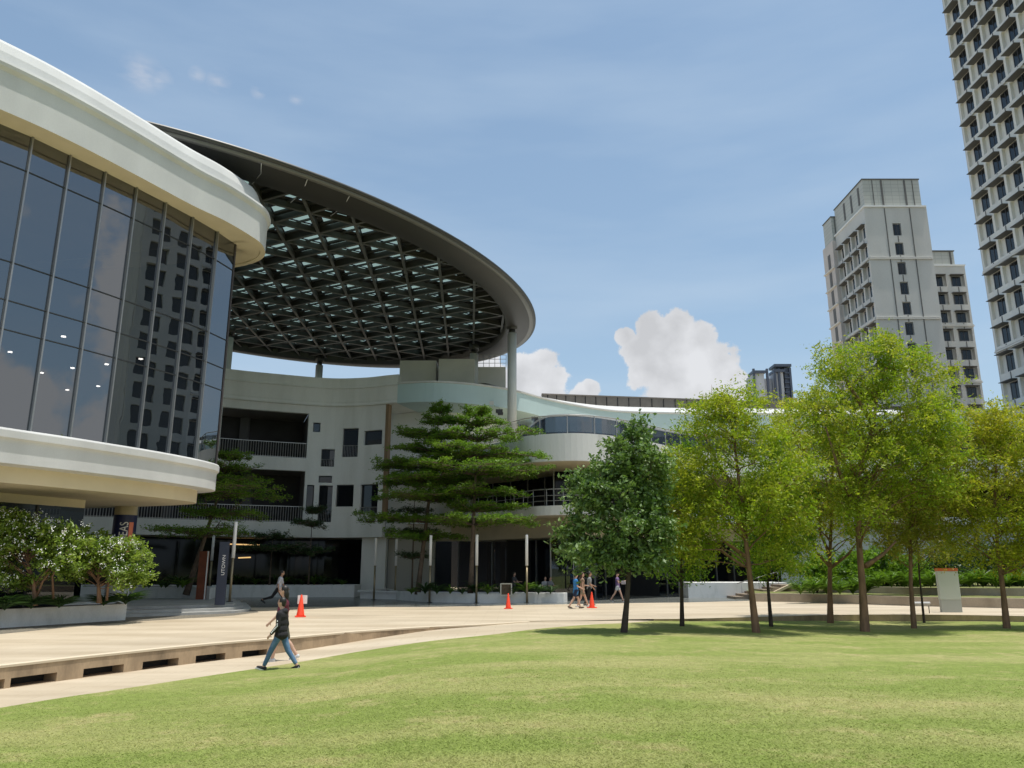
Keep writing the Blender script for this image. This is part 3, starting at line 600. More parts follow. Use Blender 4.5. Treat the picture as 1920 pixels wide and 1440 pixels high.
    # floor plates of the terraces, drum wall, lower slab
    def plate(path, z0, z1, name, mt, a=0, b=None):
        q = path if b is None else path[a:b]; inn = off(FP, 4.2); lo = q[0][0]-.5; inn = inn[(inn[:, 0] > lo) & (inn[:, 0] < q[-1][0]+1)]
        k = 60; A = np.array([at_s(q, arclen(q), s)[0] for s in np.linspace(.01, arclen(q)[-1]-.01, k)]); xs = A[:, 0]
        inn2 = np.array([[x, np.interp(x, inn[:, 0], inn[:, 1])] for x in xs]); v = []
        for z in (z0, z1): v += [(*p, z) for p in A]+[(*p, z) for p in inn2]
        fc = [(i, i+1, k+i+1, k+i) for i in range(k-1)]+[(2*k+i, 3*k+i, 3*k+i+1, 2*k+i+1) for i in range(k-1)]+[(i, 2*k+i, 2*k+i+1, i+1) for i in range(k-1)]
        return prt(MB().add(v, fc), name, mt)
    plate(off(DP, .3), 8.93, 10.62, 'terrace_floor', cream)
    prt(MB().sweep(DP, [(-.3, 8.9), (0, 8.9), (.0, 10.72), (-.3, 10.72), (-.3, 10.62)]), 'terrace_drum', whitew)
    gr = off(DP, 1.3); gra = arclen(gr); gs = sub(gr, gra, np.interp(.3, gr[:, 0], gra), np.interp(22, gr[:, 0], gra), .5); nn_ = len(gs); zt2 = [10.7+1.42*min(1, (i/7)**.6) for i in range(nn_)]; v = []
    for p, z2 in zip(gs, zt2): v += [(p[0], p[1], 10.68), (p[0], p[1], z2), (p[0], p[1]-.06, z2), (p[0], p[1]-.06, z2+.14), (p[0], p[1]+3.2, z2+.16)]
    gq = prt(MB().add(v, [(5*i, 5*i+5, 5*i+6, 5*i+1) for i in range(nn_-1)]), 'curved_glazing', MATS['blue_grey_glazing']); MB().add(v, [(5*i+j, 5*i+5+j, 5*i+6+j, 5*i+1+j) for i in range(nn_-1) for j in (1, 2, 3)]).build('roof_trim', white, gq)
    L2 = off(DP, .9); plate(off(DP, 1.2), 5.5, 6.0, 'lower_terrace_floor', cream)
    prt(MB().sweep(L2, [(-.3, 5.45), (0, 5.45), (0, 6.07), (-.3, 6.07)]), 'lower_terrace_band', whitew)
    L3 = off(DP, 4.2); plate(L3, 4.2, 5.3, 'ground_soffit', cream)
    prt(MB().sweep(L3, [(-.3, 4.3), (.02, 4.3), (.02, 5.5)]), 'soffit_step', cream)
    # dark glazing of the lower terrace
    g5 = off(DP, 6.2); ga = arclen(g5); prt(MB().sweep(sub(g5, ga, 3, ga[-1]-2), [(0, 6), (0, 8.95)]), 'lower_terrace_glazing', MATS['dark_glazing'])
    q = MB(); s = 4.
    while s < 40: a, tt = at_s(g5, ga, s); q.box((a[0], a[1]-.05, 7.5), (.04, .05, 1.45), math.atan2(tt[1], tt[0])); s += 2.1
    for q in pieces(q): prt(q, 'mullion', alu)
    # railings
    def railing(path, al, a, b, z, h, name, sp_=1.9, glass=True, posts=.035):
        q = MB(); s = a
        while s <= b: p, tt = at_s(path, al, s); q.tube([(*p, z), (*p, z+h)], posts, 6, smooth=False); s += sp_
        w = sub(path, al, a, b, .8)
        q.tube([(*p, z+h) for p in w], .035, 6)
        if not glass:
            for zz in (z+h*.3, z+h*.62): q.tube([(*p, zz) for p in w], .02, 5)
        o = prt(q, name, rail)
        if glass: MB().sweep(w, [(-.02, z+.12), (-.02, z+h-.1)]).build('glass_panel', gl_rail, o)
    dr = off(DP, .15); da = arclen(dr); d0 = np.interp(-1.0, dr[:, 0], da)
    railing(dr, da, d0-3, np.interp(30, dr[:, 0], da), 10.72, 1.25, 'terrace_railing')
    lr = off(DP, 1.05); la = arclen(lr); railing(lr, la, np.interp(-4, lr[:, 0], la), np.interp(30, lr[:, 0], la), 6.07, 1.1, 'lower_terrace_railing', 1.15, glass=False, posts=.025)
    # ground floor: soffit, dark shopfronts, pale pier
    gp = off(FP, 4.4); gx = arclen(gp); q = MB().sweep(sub(FP, FA, 1, sx), [(-.02, 4.39), (-5.2, 4.39)]); prt(q, 'ground_floor_soffit', cream)
    prt(MB().sweep(sub(gp, gx, 1, np.interp(-12.4, gp[:, 0], gx)), [(0, 0), (0, 4.4)]), 'shopfront', MATS['dark_glazing'])
    prt(MB().sweep(sub(off(FP, 12), arclen(off(FP, 12)), 1, 60), [(0, 0), (0, 4.4)]), 'lobby_back_wall', dark)
    prt(MB().box((-10.9, 62.4, 2.2), (.95, .5, 2.2)), 'pier', greyw)
    prt(MB().box((-8.2, 64.4, 2.2), (1.9, .3, 2.2)), 'pier_wall', mat('pale_lobby_wall', (.5, .48, .43), .8))
    g6 = off(DP, 7.2); g6a = arclen(g6); a6 = np.interp(-4.6, g6[:, 0], g6a); b6 = np.interp(26, g6[:, 0], g6a)
    gw = prt(MB().sweep(sub(g6, g6a, a6, b6), [(0, 0), (0, 4.35)]), 'ground_floor_glazing', gl_dark)
    q = MB(); s = a6
    while s < b6: a, tt = at_s(g6, g6a, s); q.box((a[0], a[1]-.06, 2.15), (.03, .06, 2.15), math.atan2(tt[1], tt[0])); s += 1.7
    for q in pieces(q): prt(q, 'mullion', rail)
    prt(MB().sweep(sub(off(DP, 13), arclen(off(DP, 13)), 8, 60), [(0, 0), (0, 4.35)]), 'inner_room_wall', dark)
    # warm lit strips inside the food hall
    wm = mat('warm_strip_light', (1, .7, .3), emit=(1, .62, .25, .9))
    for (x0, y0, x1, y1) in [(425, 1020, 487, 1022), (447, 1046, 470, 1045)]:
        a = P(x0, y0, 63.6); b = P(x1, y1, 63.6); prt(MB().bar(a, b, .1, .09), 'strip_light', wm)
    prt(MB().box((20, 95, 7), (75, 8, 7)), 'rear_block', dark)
    # rooftop blocks and guard rail
    for (x0, x1, yt, Y, dp) in [(750, 818, 676, 66, 3), (823, 890, 673, 65, 4), (885, 948, 688, 66.5, 4)]:
        a = P(x0, yt, Y); b = P(x1, yt, Y); prt(MB().box(((a[0]+b[0])/2, Y+dp/2, (16.6+a[2])/2), (abs(b[0]-a[0])/2, dp/2, (a[2]-16.6)/2)), 'rooftop_block', mat('rooftop_render', (.6, .58, .52), .8, noise=.1, nscale=.6))
    q = MB(); a = P(896, 688, 66.7); b = P(949, 688, 66.7); zr = a[2]
    for k in range(6): x = a[0]+(b[0]-a[0])*k/5; q.tube([(x, 66.7, zr), (x, 66.7, zr+1.1)], .025, 5)
    for z in (.35, .72, 1.1): q.tube([(a[0], 66.7, zr+z), (b[0], 66.7, zr+z)], .025, 5)
    prt(q, 'roof_guard_rail', rail)
    # window band and facade continuing behind the trees on the right
    rp = sub(off(DP, -.0), DA, np.interp(21.5, DP[:, 0], DA), DA[-1]-1)
    rw = off(rp, 1.4); prt(MB().sweep(rw, [(0, 0), (0, 5.45)]), 'lower_wall', mat('cool_grey_wall', (.5, .54, .56), .8, noise=.1, nscale=.7))
    # floodlights
    for px, py, Y in [(936, 771, 61.7), (1003, 785, 61.2)]:
        p = P(px, py, Y); o = prt(MB().box(p, (.28, .2, .13), 0).box(p+np.array([.1, -.05, -.22]), (.22, .16, .1)), 'floodlight', fm)
        MB().tube([p+np.array([0, 0, .1]), p+np.array([0, .6, .35])], .03, 5).build('bracket', fm, o)
podium_building()

# ================================================================ CANOPY ROOF
EC = np.array([-19.12, 51.34]); EU = np.array([.611, .791]); EU /= np.hypot(*EU); EV = np.array([-EU[1], EU[0]]); EA, EB = 26.33, 17.19
def ell(th, k=1.): return EC+EU*EA*k*math.cos(th)+EV*EB*k*math.sin(th)
def rell(p): d = np.asarray(p)[:2]-EC; return math.hypot(d@EU/EA, d@EV/EB)
def canopy():
    t = empty('canopy_roof', (-19, 51, 0), label='huge dark elliptical canopy roof with triangular skylight lattice above the courtyard', cat='canopy')
    def prt(m, name, mt, **k):
        o = m.build(name, mt, t, **k); o.location = -Vector(t.location); return o
    N_ = 160; Z = 21.5
    def ringmesh(prof):
        v = []
        for i in range(N_):
            th = 2*math.pi*i/N_
            for k, z in prof: p = ell(th, k); v.append((p[0], p[1], z))
        m = len(prof); return MB().add(v, [(i*m+j, ((i+1) % N_)*m+j, ((i+1) % N_)*m+j+1, i*m+j+1) for i in range(N_) for j in range(m-1)], True)
    prt(ringmesh([(.99, Z+.12), (1.0, Z+.16), (1.0, Z+.3), (.985, Z+.34)]), 'rim_edge', steel_d)
    prt(ringmesh([(.975, Z), (.982, Z-.02), (.99, Z+.02), (.99, Z+.12)]), 'rim_trim', mat('pale_edge_trim', (.13, .13, .125), .4))
    prt(ringmesh([(.885, Z-.28), (.90, Z-.3), (.94, Z-.2), (.975, Z)]), 'rim_soffit', rimm)
    prt(ringmesh([(.885, Z-.28), (.88, Z-.2), (.88, Z+.9)]), 'rim_inner_beam', steel_d)
    prt(ringmesh([(.985, Z+.34), (.93, Z+.8), (.82, Z+.95), (.80, Z+.6)]), 'roof_sheet_ring', mat('roof_metal', (.3, .31, .32), .5, metal=.3))
    # triangular grid
    a = 2.7; th0 = rad(93); d1 = np.array([math.cos(th0), math.sin(th0)]); d2 = np.array([math.cos(th0-math.pi/3), math.sin(th0-math.pi/3)])
    o0 = G(889, 560, Z)[:2]
    for fam, (nm) in enumerate(('lattice_beam', 'lattice_beam', 'lattice_beam')):
        ang = th0-fam*math.pi/3; d = np.array([math.cos(ang), math.sin(ang)]); n = np.array([-d[1], d[0]]); hgt = a*math.sqrt(3)/2; mb = MB(); fl = MB()
        for k in range(-30, 31):
            c = o0+n*hgt*k; ts = [s for s in np.arange(-70, 70, .15) if rell(c+d*s) < .885]
            if len(ts) < 4: continue
            p, q = c+d*ts[0], c+d*ts[-1]
            mb.bar((*p, Z+.26+.01*fam), (*q, Z+.26+.01*fam), .12, .34); fl.bar((*p, Z+.06+.012*fam), (*q, Z+.06+.012*fam), .18, .04)
        o = prt(mb, nm, steel_d); fl.build('flange', mat('steel_flange', (.075, .078, .075), .4), o)
    # deck with inset skylights, grouped as hexagonal stars
    deck = MB(); pos = lambda i, j: o0+d1*a*i+d2*a*j; stars = {}; zd = Z+.55
    for i in range(-40, 41):
        for j in range(-40, 41):
            A = pos(i, j)
            if np.hypot(*(A-EC)) > 32: continue
            for tri in (((i, j), (i+1, j), (i, j+1)), ((i+1, j), (i+1, j-1), (i, j))) if False else (((i, j), (i+1, j), (i, j+1)), ((i+1, j), (i+1, j+1), (i, j+1))):
                P3 = [pos(*q) for q in tri]; cen = sum(P3)/3; rr = rell(cen)
                if max(rell(q) for q in P3) > .955: continue
                ctr = next(k for k, q in enumerate(tri) if (q[0]-q[1]) % 3 == 0)
                sc = P3[ctr]; V = [np.array(q) for q in P3]
                if rr > .82:
                    deck.add([(*q, zd) for q in V], [(0, 1, 2)]); continue
                inn = [sc+(q-sc)*.88 for q in V]; c2 = sum(inn)/3; inn = [c2+(q-c2)*.86 for q in inn]
                deck.add([(*q, zd) for q in V]+[(*q, zd) for q in inn], [(0, 1, 4, 3), (1, 2, 5, 4), (2, 0, 3, 5)])
                key = tri[ctr]; stars.setdefault(key, MB()).add([(*q, zd+.006) for q in inn], [(0, 1, 2)])
    prt(deck, 'roof_deck', darkpaint)
    prt(ringmesh([(.80, zd+.02), (.97, zd+.03)]), 'roof_deck_edge', darkpaint)
    for k, mb in stars.items(): prt(mb, 'skylight', gl_sky)
    pur = MB(); ang = th0-2*math.pi/3; d = np.array([math.cos(ang), math.sin(ang)]); n = np.array([-d[1], d[0]])
    for k in range(-60, 60):
        c = o0+n*(a*math.sqrt(3)/2)*(k/3+.16); ts = [s for s in np.arange(-70, 70, .2) if rell(c+d*s) < .885]
        if len(ts) > 3: pur.bar((*(c+d*ts[0]), zd-.12), (*(c+d*ts[-1]), zd-.12), .1, .12)
    prt(pur, 'purlins', steel_d)
    # columns
    for px, py, Y, zb, r in [(960, 606, 60.3, 10.6, .37), (889, 656, 66.5, 16.6, .38), (599, 684, 70.5, 16.6, .34), (427, 675, 61.5, 16.6, .32)]:
        p = P(px, py, Y); cap = MB().tube([(p[0], Y, zb), (p[0], Y, Z-.75)], r, 24); c = prt(cap, 'column', mat('column_paint', (.56, .58, .56), .6, noise=.06, nscale=.8))
        MB().tube([(p[0], Y, Z-.78), (p[0], Y, Z-.45)], r*.72, 20).build('column_head', steel_d, c); MB().tube([(p[0], Y, Z-.45), (p[0], Y, Z+.2)], [r*1.15, r*1.3], 20).build('column_cap', steel_d, c)
    # conduit runs hung under the rim soffit
    q = MB()
    for (x, y, u_, w_) in [(490, 306, 473, 345), (576, 337, 545, 380), (655, 368, 620, 405)]:
        a_ = G(x, y, Z-.05); b_ = G(u_, w_, Z-.3); mid = (a_+b_)/2+np.array([.25, -.1, -.02]); q.tube([a_, mid, b_], .025, 5)
    for q in pieces(q): prt(q, 'conduit', rail)
canopy()

# ================================================================ TOWERS
concrete = mat('tower_concrete', (.60, .59, .56), .8, col2=(.52, .51, .48), nscale=.35, stretch=(1, 1, .3), thr=(.4, .8), fine=.04, bscale=10)
panel_l = mat('tower_panel', (.58, .57, .54), .8, noise=.12, nscale=.8)
mat('pale_tower_concrete', (.74, .72, .67), .8, col2=(.64, .62, .58), nscale=.35, stretch=(1, 1, .3), thr=(.4, .8), fine=.04, bscale=10)
hoodm = mat('sun_hood_metal', (.1, .098, .092), .6)
jointm = mat('tower_dark_joint', (.13, .125, .12), .7)
def win_proto(w, h):
    o = MB().box((0, .04, 0), (w/2, .03, h/2)).build('window', gl_win); f = MB()
    for x in (-w/2, 0, w/2): f.box((x, 0, 0), (.04, .03, h/2))
    for z in (-h/2, h/2): f.box((0, .001, z), (w/2+.04, .03, .04))
    f.build('frame', mat('tower_window_frame', (.05, .05, .055), .4), o); return o
def hooded(w, h, hw):
    o = win_proto(w, h); MB().box((-.2, -.48, h/2+.17), (hw/2-.12, .46, .03)).build('sun_hood', hoodm, o); return o
def tower_face(t, p0, p1, ztop, zbot, storey, bays, proto, z_off, coffer, cof_h, hood_shift=0., reveal=.5, limit=100, skip=None, ledges=3, ledge0=0, wx=.2, pale=False):
    """p0->p1 with the street side on the right; one coffer per bay and storey"""
    p0 = np.array(p0, float); p1 = np.array(p1, float); Lg = np.hypot(*(p1-p0)); d = (p1-p0)/Lg; path = np.array([p0, p1]); al = np.array([0, Lg]); bw = Lg/bays; ang = math.atan2(d[1], d[0])
    n_out = np.array([d[1], -d[0]]); holes = []; wins = []; r = 0; z = z_off; cnt = 0; rest = []
    while z-cof_h/2 > zbot:
        for b in range(bays):
            if skip and skip(b, r): continue
            c = bw*(b+.5); holes.append((c-coffer/2, c+coffer/2, z-cof_h/2, z+cof_h/2)); wins.append((c, z, b, r))
        z -= storey; r += 1
    m = MB(); wall_holes(path, al, 0, Lg, zbot, ztop, holes, reveal, m, step=1e6)
    wl = m.build('wall', MATS['pale_tower_concrete'] if pale else concrete, t); wl.location = -Vector(t.location)
    bk = MB(); a = p0-n_out*(reveal-.01); b = p1-n_out*(reveal-.01); bk.add([(*a, zbot), (*b, zbot), (*b, ztop), (*a, ztop)], [(0, 1, 2, 3)]); q = bk.build('recess_wall', MATS['pale_tower_concrete'] if pale else panel_l, t); q.location = -Vector(t.location)
    strips = MB(); led = MB()
    for (c, z, b_, r_) in wins:
        p = p0+d*(c+wx)+n_out*(-reveal+.12)
        w = copy_tree(proto, t); w.location = Vector((p[0], p[1], z-.05))-Vector(t.location); w.rotation_euler = (0, 0, ang)
        sp_ = p0+d*(c+wx)+n_out*.012; strips.box((*sp_, z-cof_h/2-(storey-cof_h)/2), (.07, .02, (storey-cof_h)/2-.06), ang)
    r = 0; z = z_off
    while z-cof_h/2 > zbot:
        if (r+ledge0) % ledges == 0:
            zz = z-cof_h/2-(storey-cof_h)*.55; c = (p0+p1)/2+n_out*.09; led.box((*c, zz), (Lg/2+.1, .12, .09), ang); led.box((*(c-n_out*.03), zz+.22), (Lg/2+.07, .09, .06), ang)
        z -= storey; r += 1
    for q in pieces(strips)[:100]: q = q.build('dark_joint', jointm, t); q.location = -Vector(t.location)
    for q in pieces(led): q = q.build('ledge', mat('tower_ledge', (.66, .64, .6), .8), t); q.location = -Vector(t.location)
def towers():
    # ---- right-hand tower, cut off by the frame
    X, Y1 = 54.4, 83.; st = 3.17; zl = 2.05+(83.45-2.05)*.83
    t = empty('apartment_tower', (X+8, 70, 0), label='tall grey apartment tower with hooded windows at the right edge of the photo', cat='tower')
    pr = hooded(1.45, 1.85, 2.5)
    tower_face(t, (X, Y1), (X, Y1-2.93*5), 92, 12, st, 5, pr, zl+st*4-1.2, 2.55, 2.15, wx=.35, ledge0=1, ledges=3, pale=True, reveal=.38)
    for c in list(pr.children): bpy.data.objects.remove(c)
    bpy.data.objects.remove(pr)
    # hidden remainder as one repeated face (seen only in reflections)
    q = MB(); path = np.array([[X, Y1-14.65], [X, 46.]]); al = np.array([0, 22.65]); hs = []; z = zl+st*4-1.2
    while z > 14:
        for b in range(7): hs.append((b*3.2+.6, b*3.2+2.6, z-1.1, z+1.1))
        z -= st
    wall_holes(path, al, 0, 22.65, 12, 92, hs, .4, q, step=1e6); o = q.build('south_wing_wall', concrete, t); o.location = -Vector(t.location)
    bk = MB().add([(X+.39, 46, 12), (X+.39, Y1, 12), (X+.39, Y1, 92), (X+.39, 46, 92)], [(0, 1, 2, 3)]); o = bk.build('wing_glazing', mat('wing_glazing', (.05, .055, .06), .2), t); o.location = -Vector(t.location)
    bx = MB().box((X+8.8, (46+Y1)/2, 46), (8.0, (Y1-46)/2-.02, 45.9)); o = bx.build('core', concrete, t); o.location = -Vector(t.location)
    o = MB().box((X+8.6, (46+Y1)/2, 6), (8.5, (Y1-46)/2, 6)).build('base', concrete, t); o.location = -Vector(t.location)
    o = MB().box((X+.28, Y1+.1, 50), (.26, .1, 42)).build('corner_pier', panel_l, t); o.location = -Vector(t.location)
    # ---- middle tower: front block
    X, Y = 53.6, 107.5; st = 3.14
    t = empty('apartment_tower', (X+5, Y+6, 0), label='pale concrete tower with one window column and stepped top, left of the two distant ones', cat='tower')
    zt = P(1613, 335, Y)[2]; zled = P(1645, 388, Y)[2]; zw = P(1673, 430, Y)[2]
    pr = win_proto(.95, 1.75); W_ = 9.3
    tower_face(t, (X, Y), (X+W_, Y), zled, 10, st, 1, pr, zw, 1.25, 2.0, reveal=.25, wx=0, ledge0=2, ledges=3)
    bpy.data.objects.remove(pr.children[0]); bpy.data.objects.remove(pr)
    pr = hooded(1.05, 1.75, 2.3); 
    tower_face(t, (X, Y+10.6), (X, Y+.256), zled, 10, st, 4, pr, zw+.0, 2.15, 2.25, wx=.4, ledge0=2, ledges=3)
    for c in list(pr.children): bpy.data.objects.remove(c)
    bpy.data.objects.remove(pr)
    def pt_(m, n, mt): o = m.build(n, mt, t); o.location = -Vector(t.location); return o
    pt_(MB().box((X+W_/2, Y+6.4, zled/2-2), (W_/2-.55, 5.8, zled/2-2)), 'core', concrete)
    pt_(MB().box((X+W_+.1, Y+6.2, zled/2), (.1, 6.2, zled/2)), 'side_wall', concrete)
    # end bay of the left face, set forward
    pt_(MB().box((X+1.3, Y+12.6, zled/2-.4), (1.9, 1.98, zled/2-.4)), 'end_bay', mat('tower_warm_panel', (.6, .54, .5), .8, noise=.1, nscale=.4))
    q = MB()
    for k in range(16): q.box((X-.62, Y+12.4, zw-.2-st*k), (.05, .42, 1.2))
    for q in pieces(q): pt_(q, 'window_slot', jointm)
    q = MB()
    for k in range(16): q.box((X-.7, Y+12.6, zw-1.75-st*k), (.14, 2.05, .1))
    for q in pieces(q): pt_(q, 'ledge', mat('tower_ledge', (.66, .64, .6), .8))
    # crown, set back slightly, with joints and bright ledge
    crown = mat('crown_tiles', (.5, .51, .47), .7, noise=.1, nscale=1.)
    nt = crown.node_tree; bt = nt.nodes.new('ShaderNodeTexBrick'); tc = nt.nodes.new('ShaderNodeTexCoord'); mp = nt.nodes.new('ShaderNodeMapping'); mp.inputs['Rotation'].default_value = (rad(90), 0, 0)
    nt.links.new(tc.outputs['Object'], mp.inputs[0]); nt.links.new(mp.outputs[0], bt.inputs[0]); bt.inputs['Scale'].default_value = 1; bt.inputs['Brick Width'].default_value = 1.1; bt.inputs['Row Height'].default_value = .62; bt.offset = 0; bt.inputs['Mortar Size'].default_value = .035
    bt.inputs['Color1'].default_value = (.5, .505, .465, 1); bt.inputs['Color2'].default_value = (.47, .475, .44, 1); bt.inputs['Mortar'].default_value = (.36, .365, .34, 1); nt.links.new(bt.outputs[0], nt.nodes['Principled BSDF'].inputs['Base Color'])
    def crown_(x0, x1, y0, y1, za, zb):
        pt_(MB().box(((x0+x1)/2, (y0+y1)/2, (za+zb)/2), ((x1-x0)/2, (y1-y0)/2, (zb-za)/2)), 'crown', crown)
        q = MB(); w = x1-x0
        for f_ in (.17, .33, .74, .88): q.box((x0+w*f_, y0-.03, (za+zb)/2), (.04 if f_ in (.17, .88) else .13, .05, (zb-za)/2-.1))
        for k in range(int((y1-y0-1)/2.6)): q.box((x0-.03, y0+1.6+k*2.6, (za+zb)/2+.3), (.05, .24, (zb-za)/2-.9))
        for q in pieces(q): pt_(q, 'crown_joint', jointm)
        pt_(MB().box(((x0+x1)/2, (y0+y1)/2, zb+.08), ((x1-x0)/2+.1, (y1-y0)/2+.1, .08)), 'coping', hoodm)
    crown_(X+.35, X+W_-.25, Y+.35, Y+10.8, zled, zt); crown_(X-.3, X+2.6, Y+10.9, Y+14.2, zled-1, zt-1.2)
    q = MB().box((X+W_/2, Y+5.4, zled+.06), (W_/2+.12, 5.6, .12)); pt_(q, 'bright_ledge', mat('white_ledge', (.8, .8, .78), .7))
    q = MB()
    for f_ in (.33, .74): q.box((X+W_*f_, Y-.02, zled/2+5), (.06, .05, zled/2-5.2))
    for q in pieces(q): pt_(q, 'facade_joint', jointm)
    # ---- rear block
    Y = 119.; x0 = 61.5; x1 = P(1838, 700, Y)[0]; st = 3.14*.995
    t = empty('apartment_tower', ((x0+x1)/2, Y+5, 0), label='lower concrete block with three window columns, just right behind the pale tower', cat='tower')
    zt = P(1770, 470, Y)[2]; zled = P(1770, 498, Y)[2]; zw = P(1780, 526, Y)[2]
    pr = hooded(1.35, 1.6, 2.5); xb = x1-3.0*4
    tower_face(t, (xb, Y), (x1, Y), zled, 10, st, 4, pr, zw, 2.3, 2.05, wx=0, ledge0=1, ledges=3)
    for c in list(pr.children): bpy.data.objects.remove(c)
    bpy.data.objects.remove(pr)
    pt_(MB().box(((xb+x1)/2, Y+6.5, zled/2), ((x1-xb)/2, 5.9, zled/2-.02)), 'core', concrete)
    pt_(MB().box(((xb+x1)/2, Y+6, zled+.06), ((x1-xb)/2+.1, 6.1, .12)), 'bright_ledge', MATS['white_ledge'])
    crx = MB().box(((xb+x1)/2-.6, Y+6.3, (zled+zt)/2), ((x1-xb)/2-.7, 5.9, (zt-zled)/2)); pt_(crx, 'crown', crown)
    q = MB()
    for xx in (x1-1.9, x1-5.2, x1-8): q.box((xx, Y+.37, (zled+zt)/2), (.13, .05, (zt-zled)/2-.1))
    for q in pieces(q): pt_(q, 'crown_joint', jointm)
    pt_(MB().box(((xb+x1)/2-.6, Y+6.2, zt+.08), ((x1-xb)/2-.6, 6, .08)), 'coping', hoodm)
    # ---- tiny far tower
    Y = 260.; 
    t = empty('apartment_tower', (P(1450, 700, Y)[0], Y, 0), label='small far grey tower with dark frames peeping over the treetops', cat='tower')
    fw = mat('far_tower_wall', (.5, .52, .55), .8); fd = mat('far_tower_dark', (.06, .075, .11), .4)
    for (a, b, yt, mt, n) in [(1412, 1432, 700, fw, 'wing'), (1432, 1452, 706, fw, 'recess'), (1452, 1468, 698, fw, 'wing'), (1470, 1479, 690, fd, 'glazed_bay')]:
        p = P(a, yt, Y); q_ = P(b, yt, Y); dy = 0 if n != 'recess' else 3; pt_(MB().box(((p[0]+q_[0])/2, Y+4+dy, p[2]/2), ((q_[0]-p[0])/2-.01, 4, p[2]/2)), n, mt)
    q = MB()
    for (a, b, yt) in [(1410, 1434, 698), (1450, 1470, 696), (1450, 1482, 686)]:
        p = P(a, yt, Y); r_ = P(b, yt, Y); q.box(((p[0]+r_[0])/2, Y+2, p[2]), ((r_[0]-p[0])/2, 3, .45))
    for a in (1412, 1451, 1480, 1437, 1459): p = P(a, 692, Y); q.box((p[0], Y-.3, p[2]-20), (.35, .4, 20 if a != 1480 else 20.4))
    for k in range(9): p = P(1475, 700+k*9, Y); q.box((p[0], Y-.4, p[2]), (.8, .3, .2))
    pt_(q, 'dark_frame', fd)
    # ---- low curved hall to the right of the viewer (outside the view, mirrored in the glass)
    t = empty('low_hall', (66, 28, 0), label='low curved hall with a dark eave, seen mirrored in the curtain glass', cat='building')
    pth = smoothpath([(75, 52), (63, 46), (58, 38), (57, 28), (58, 15), (61, 0), (66, -14)], 6)
    pt_(MB().sweep(pth[::-1], [(0, 0), (0, 4)], side=-1), 'lower_wall', white); pt_(MB().sweep(pth, [(.0, 4), (0, 9)]), 'glazing', MATS['dark_glazing'])
    pt_(MB().sweep(pth, [(0, 9), (0, 11.4)]), 'upper_wall', white)
    pt_(MB().sweep(pth, [(0, 11.4), (3, 12.2), (3.1, 12.8), (1, 14), (-12, 15.5)]), 'roof', steel_d)
towers()

# ================================================================ PLANTERS, STEPS, WALLS, STREET FURNITURE
soil = mat('planting_soil', (.05, .035, .022), .95)
ptile = mat('grey_stone_steps', (.42, .42, .4), .55, col2=(.3, .3, .29), nscale=1.5, thr=(.4, .7), fine=.06, bscale=25)
def steps():
    t = empty('podium_steps', (-20, 40, 0), label='grey stone podium with three shallow steps under the glass hall', cat='steps')
    def sp(a, b, z, tip):
        A = G(*a, z)[:2]; B = G(*b, z)[:2]; T_ = G(*tip, z)[:2]
        pts = [(-46, A[1]-14), (-22.5, A[1]-5.2+.0), tuple(A), tuple((A+B)/2+np.array([.1, -.1])), tuple(B), tuple(T_), (T_[0]-.4, T_[1]+1.6), (T_[0]-2.6, 46), (-46, 50)]
        return pts
    for z, a, b, tip in [(.12, (245, 1152), (440, 1145), (466, 1142)), (.24, (245, 1144.5), (430, 1139.5), (452, 1137)), (.36, (245, 1137), (420, 1133.2), (440, 1132))]:
        o = MB().prism(sp(a, b, z, tip), z-.13, z).build('step', ptile, t, bevel=.012); o.location = -Vector(t.location)
steps()
def planter(name, poly, z0, h, label, m=planterw, wall=.14, cap=None):
    t = empty(name, (poly[0][0], poly[0][1], z0), label=label, cat='planter')
    A = np.array(poly, float); c = A.mean(0)
    q = MB(); n = len(A); inn = []
    for i in range(n):
        e1 = A[i]-A[i-1]; e2 = A[(i+1) % n]-A[i]; e1 /= np.hypot(*e1); e2 /= np.hypot(*e2); s = 1 if sum(A[k][0]*A[(k+1) % n][1]-A[(k+1) % n][0]*A[k][1] for k in range(n)) > 0 else -1
        n1 = np.array([-e1[1], e1[0]])*s; n2 = np.array([-e2[1], e2[0]])*s; b = n1+n2; b /= np.hypot(*b); inn.append(A[i]+b*wall/max(.4, b@n1))
    v = [(*p, z0-.02) for p in A]+[(*p, z0+h) for p in A]+[(*p, z0+h) for p in inn]+[(*p, z0+h-.12) for p in inn]
    q.add(v, [(k*n+i, k*n+(i+1) % n, (k+1)*n+(i+1) % n, (k+1)*n+i) for k in range(3) for i in range(n)])
    o = q.build('wall', m, t, bevel=.01); o.location = -Vector(t.location)
    o = MB().poly(inn, z0+h-.1).build('soil', soil, t); o.location = -Vector(t.location)
    return t
g2 = lambda px, py, z=0: tuple(G(px, py, z)[:2])
planter('planter', [g2(-700, 1237), g2(0, 1178), g2(235, 1163), (g2(235, 1163)[0]-1.75, g2(235, 1163)[1]+2.9), (g2(0, 1178)[0]-3.0, g2(0, 1178)[1]+1.6), (g2(-700, 1237)[0]-4, g2(-700, 1237)[1]+1)], 0, .64, 'long low white planter of flowering bushes at the left edge')
planter('planter', [g2(150, 1120, .36), g2(352, 1122, .36), g2(392, 1124, .36), (g2(392, 1124, .36)[0]-.8, g2(392, 1124, .36)[1]+3), g2(352, 1115, .36), g2(150, 1114, .36)], .36, .62, 'grey and white planter on top of the steps near the blue pylon')
a = P(398, 1100, 56.5); b = P(664, 1100, 57.2)
planter('planter', [(a[0], 56.4), ((a[0]+b[0])/2, 57.2), (b[0], 57.3), (b[0], 59.8), (a[0], 58.8)], 0, .86, 'long pale planter in the courtyard shade in front of the food hall')
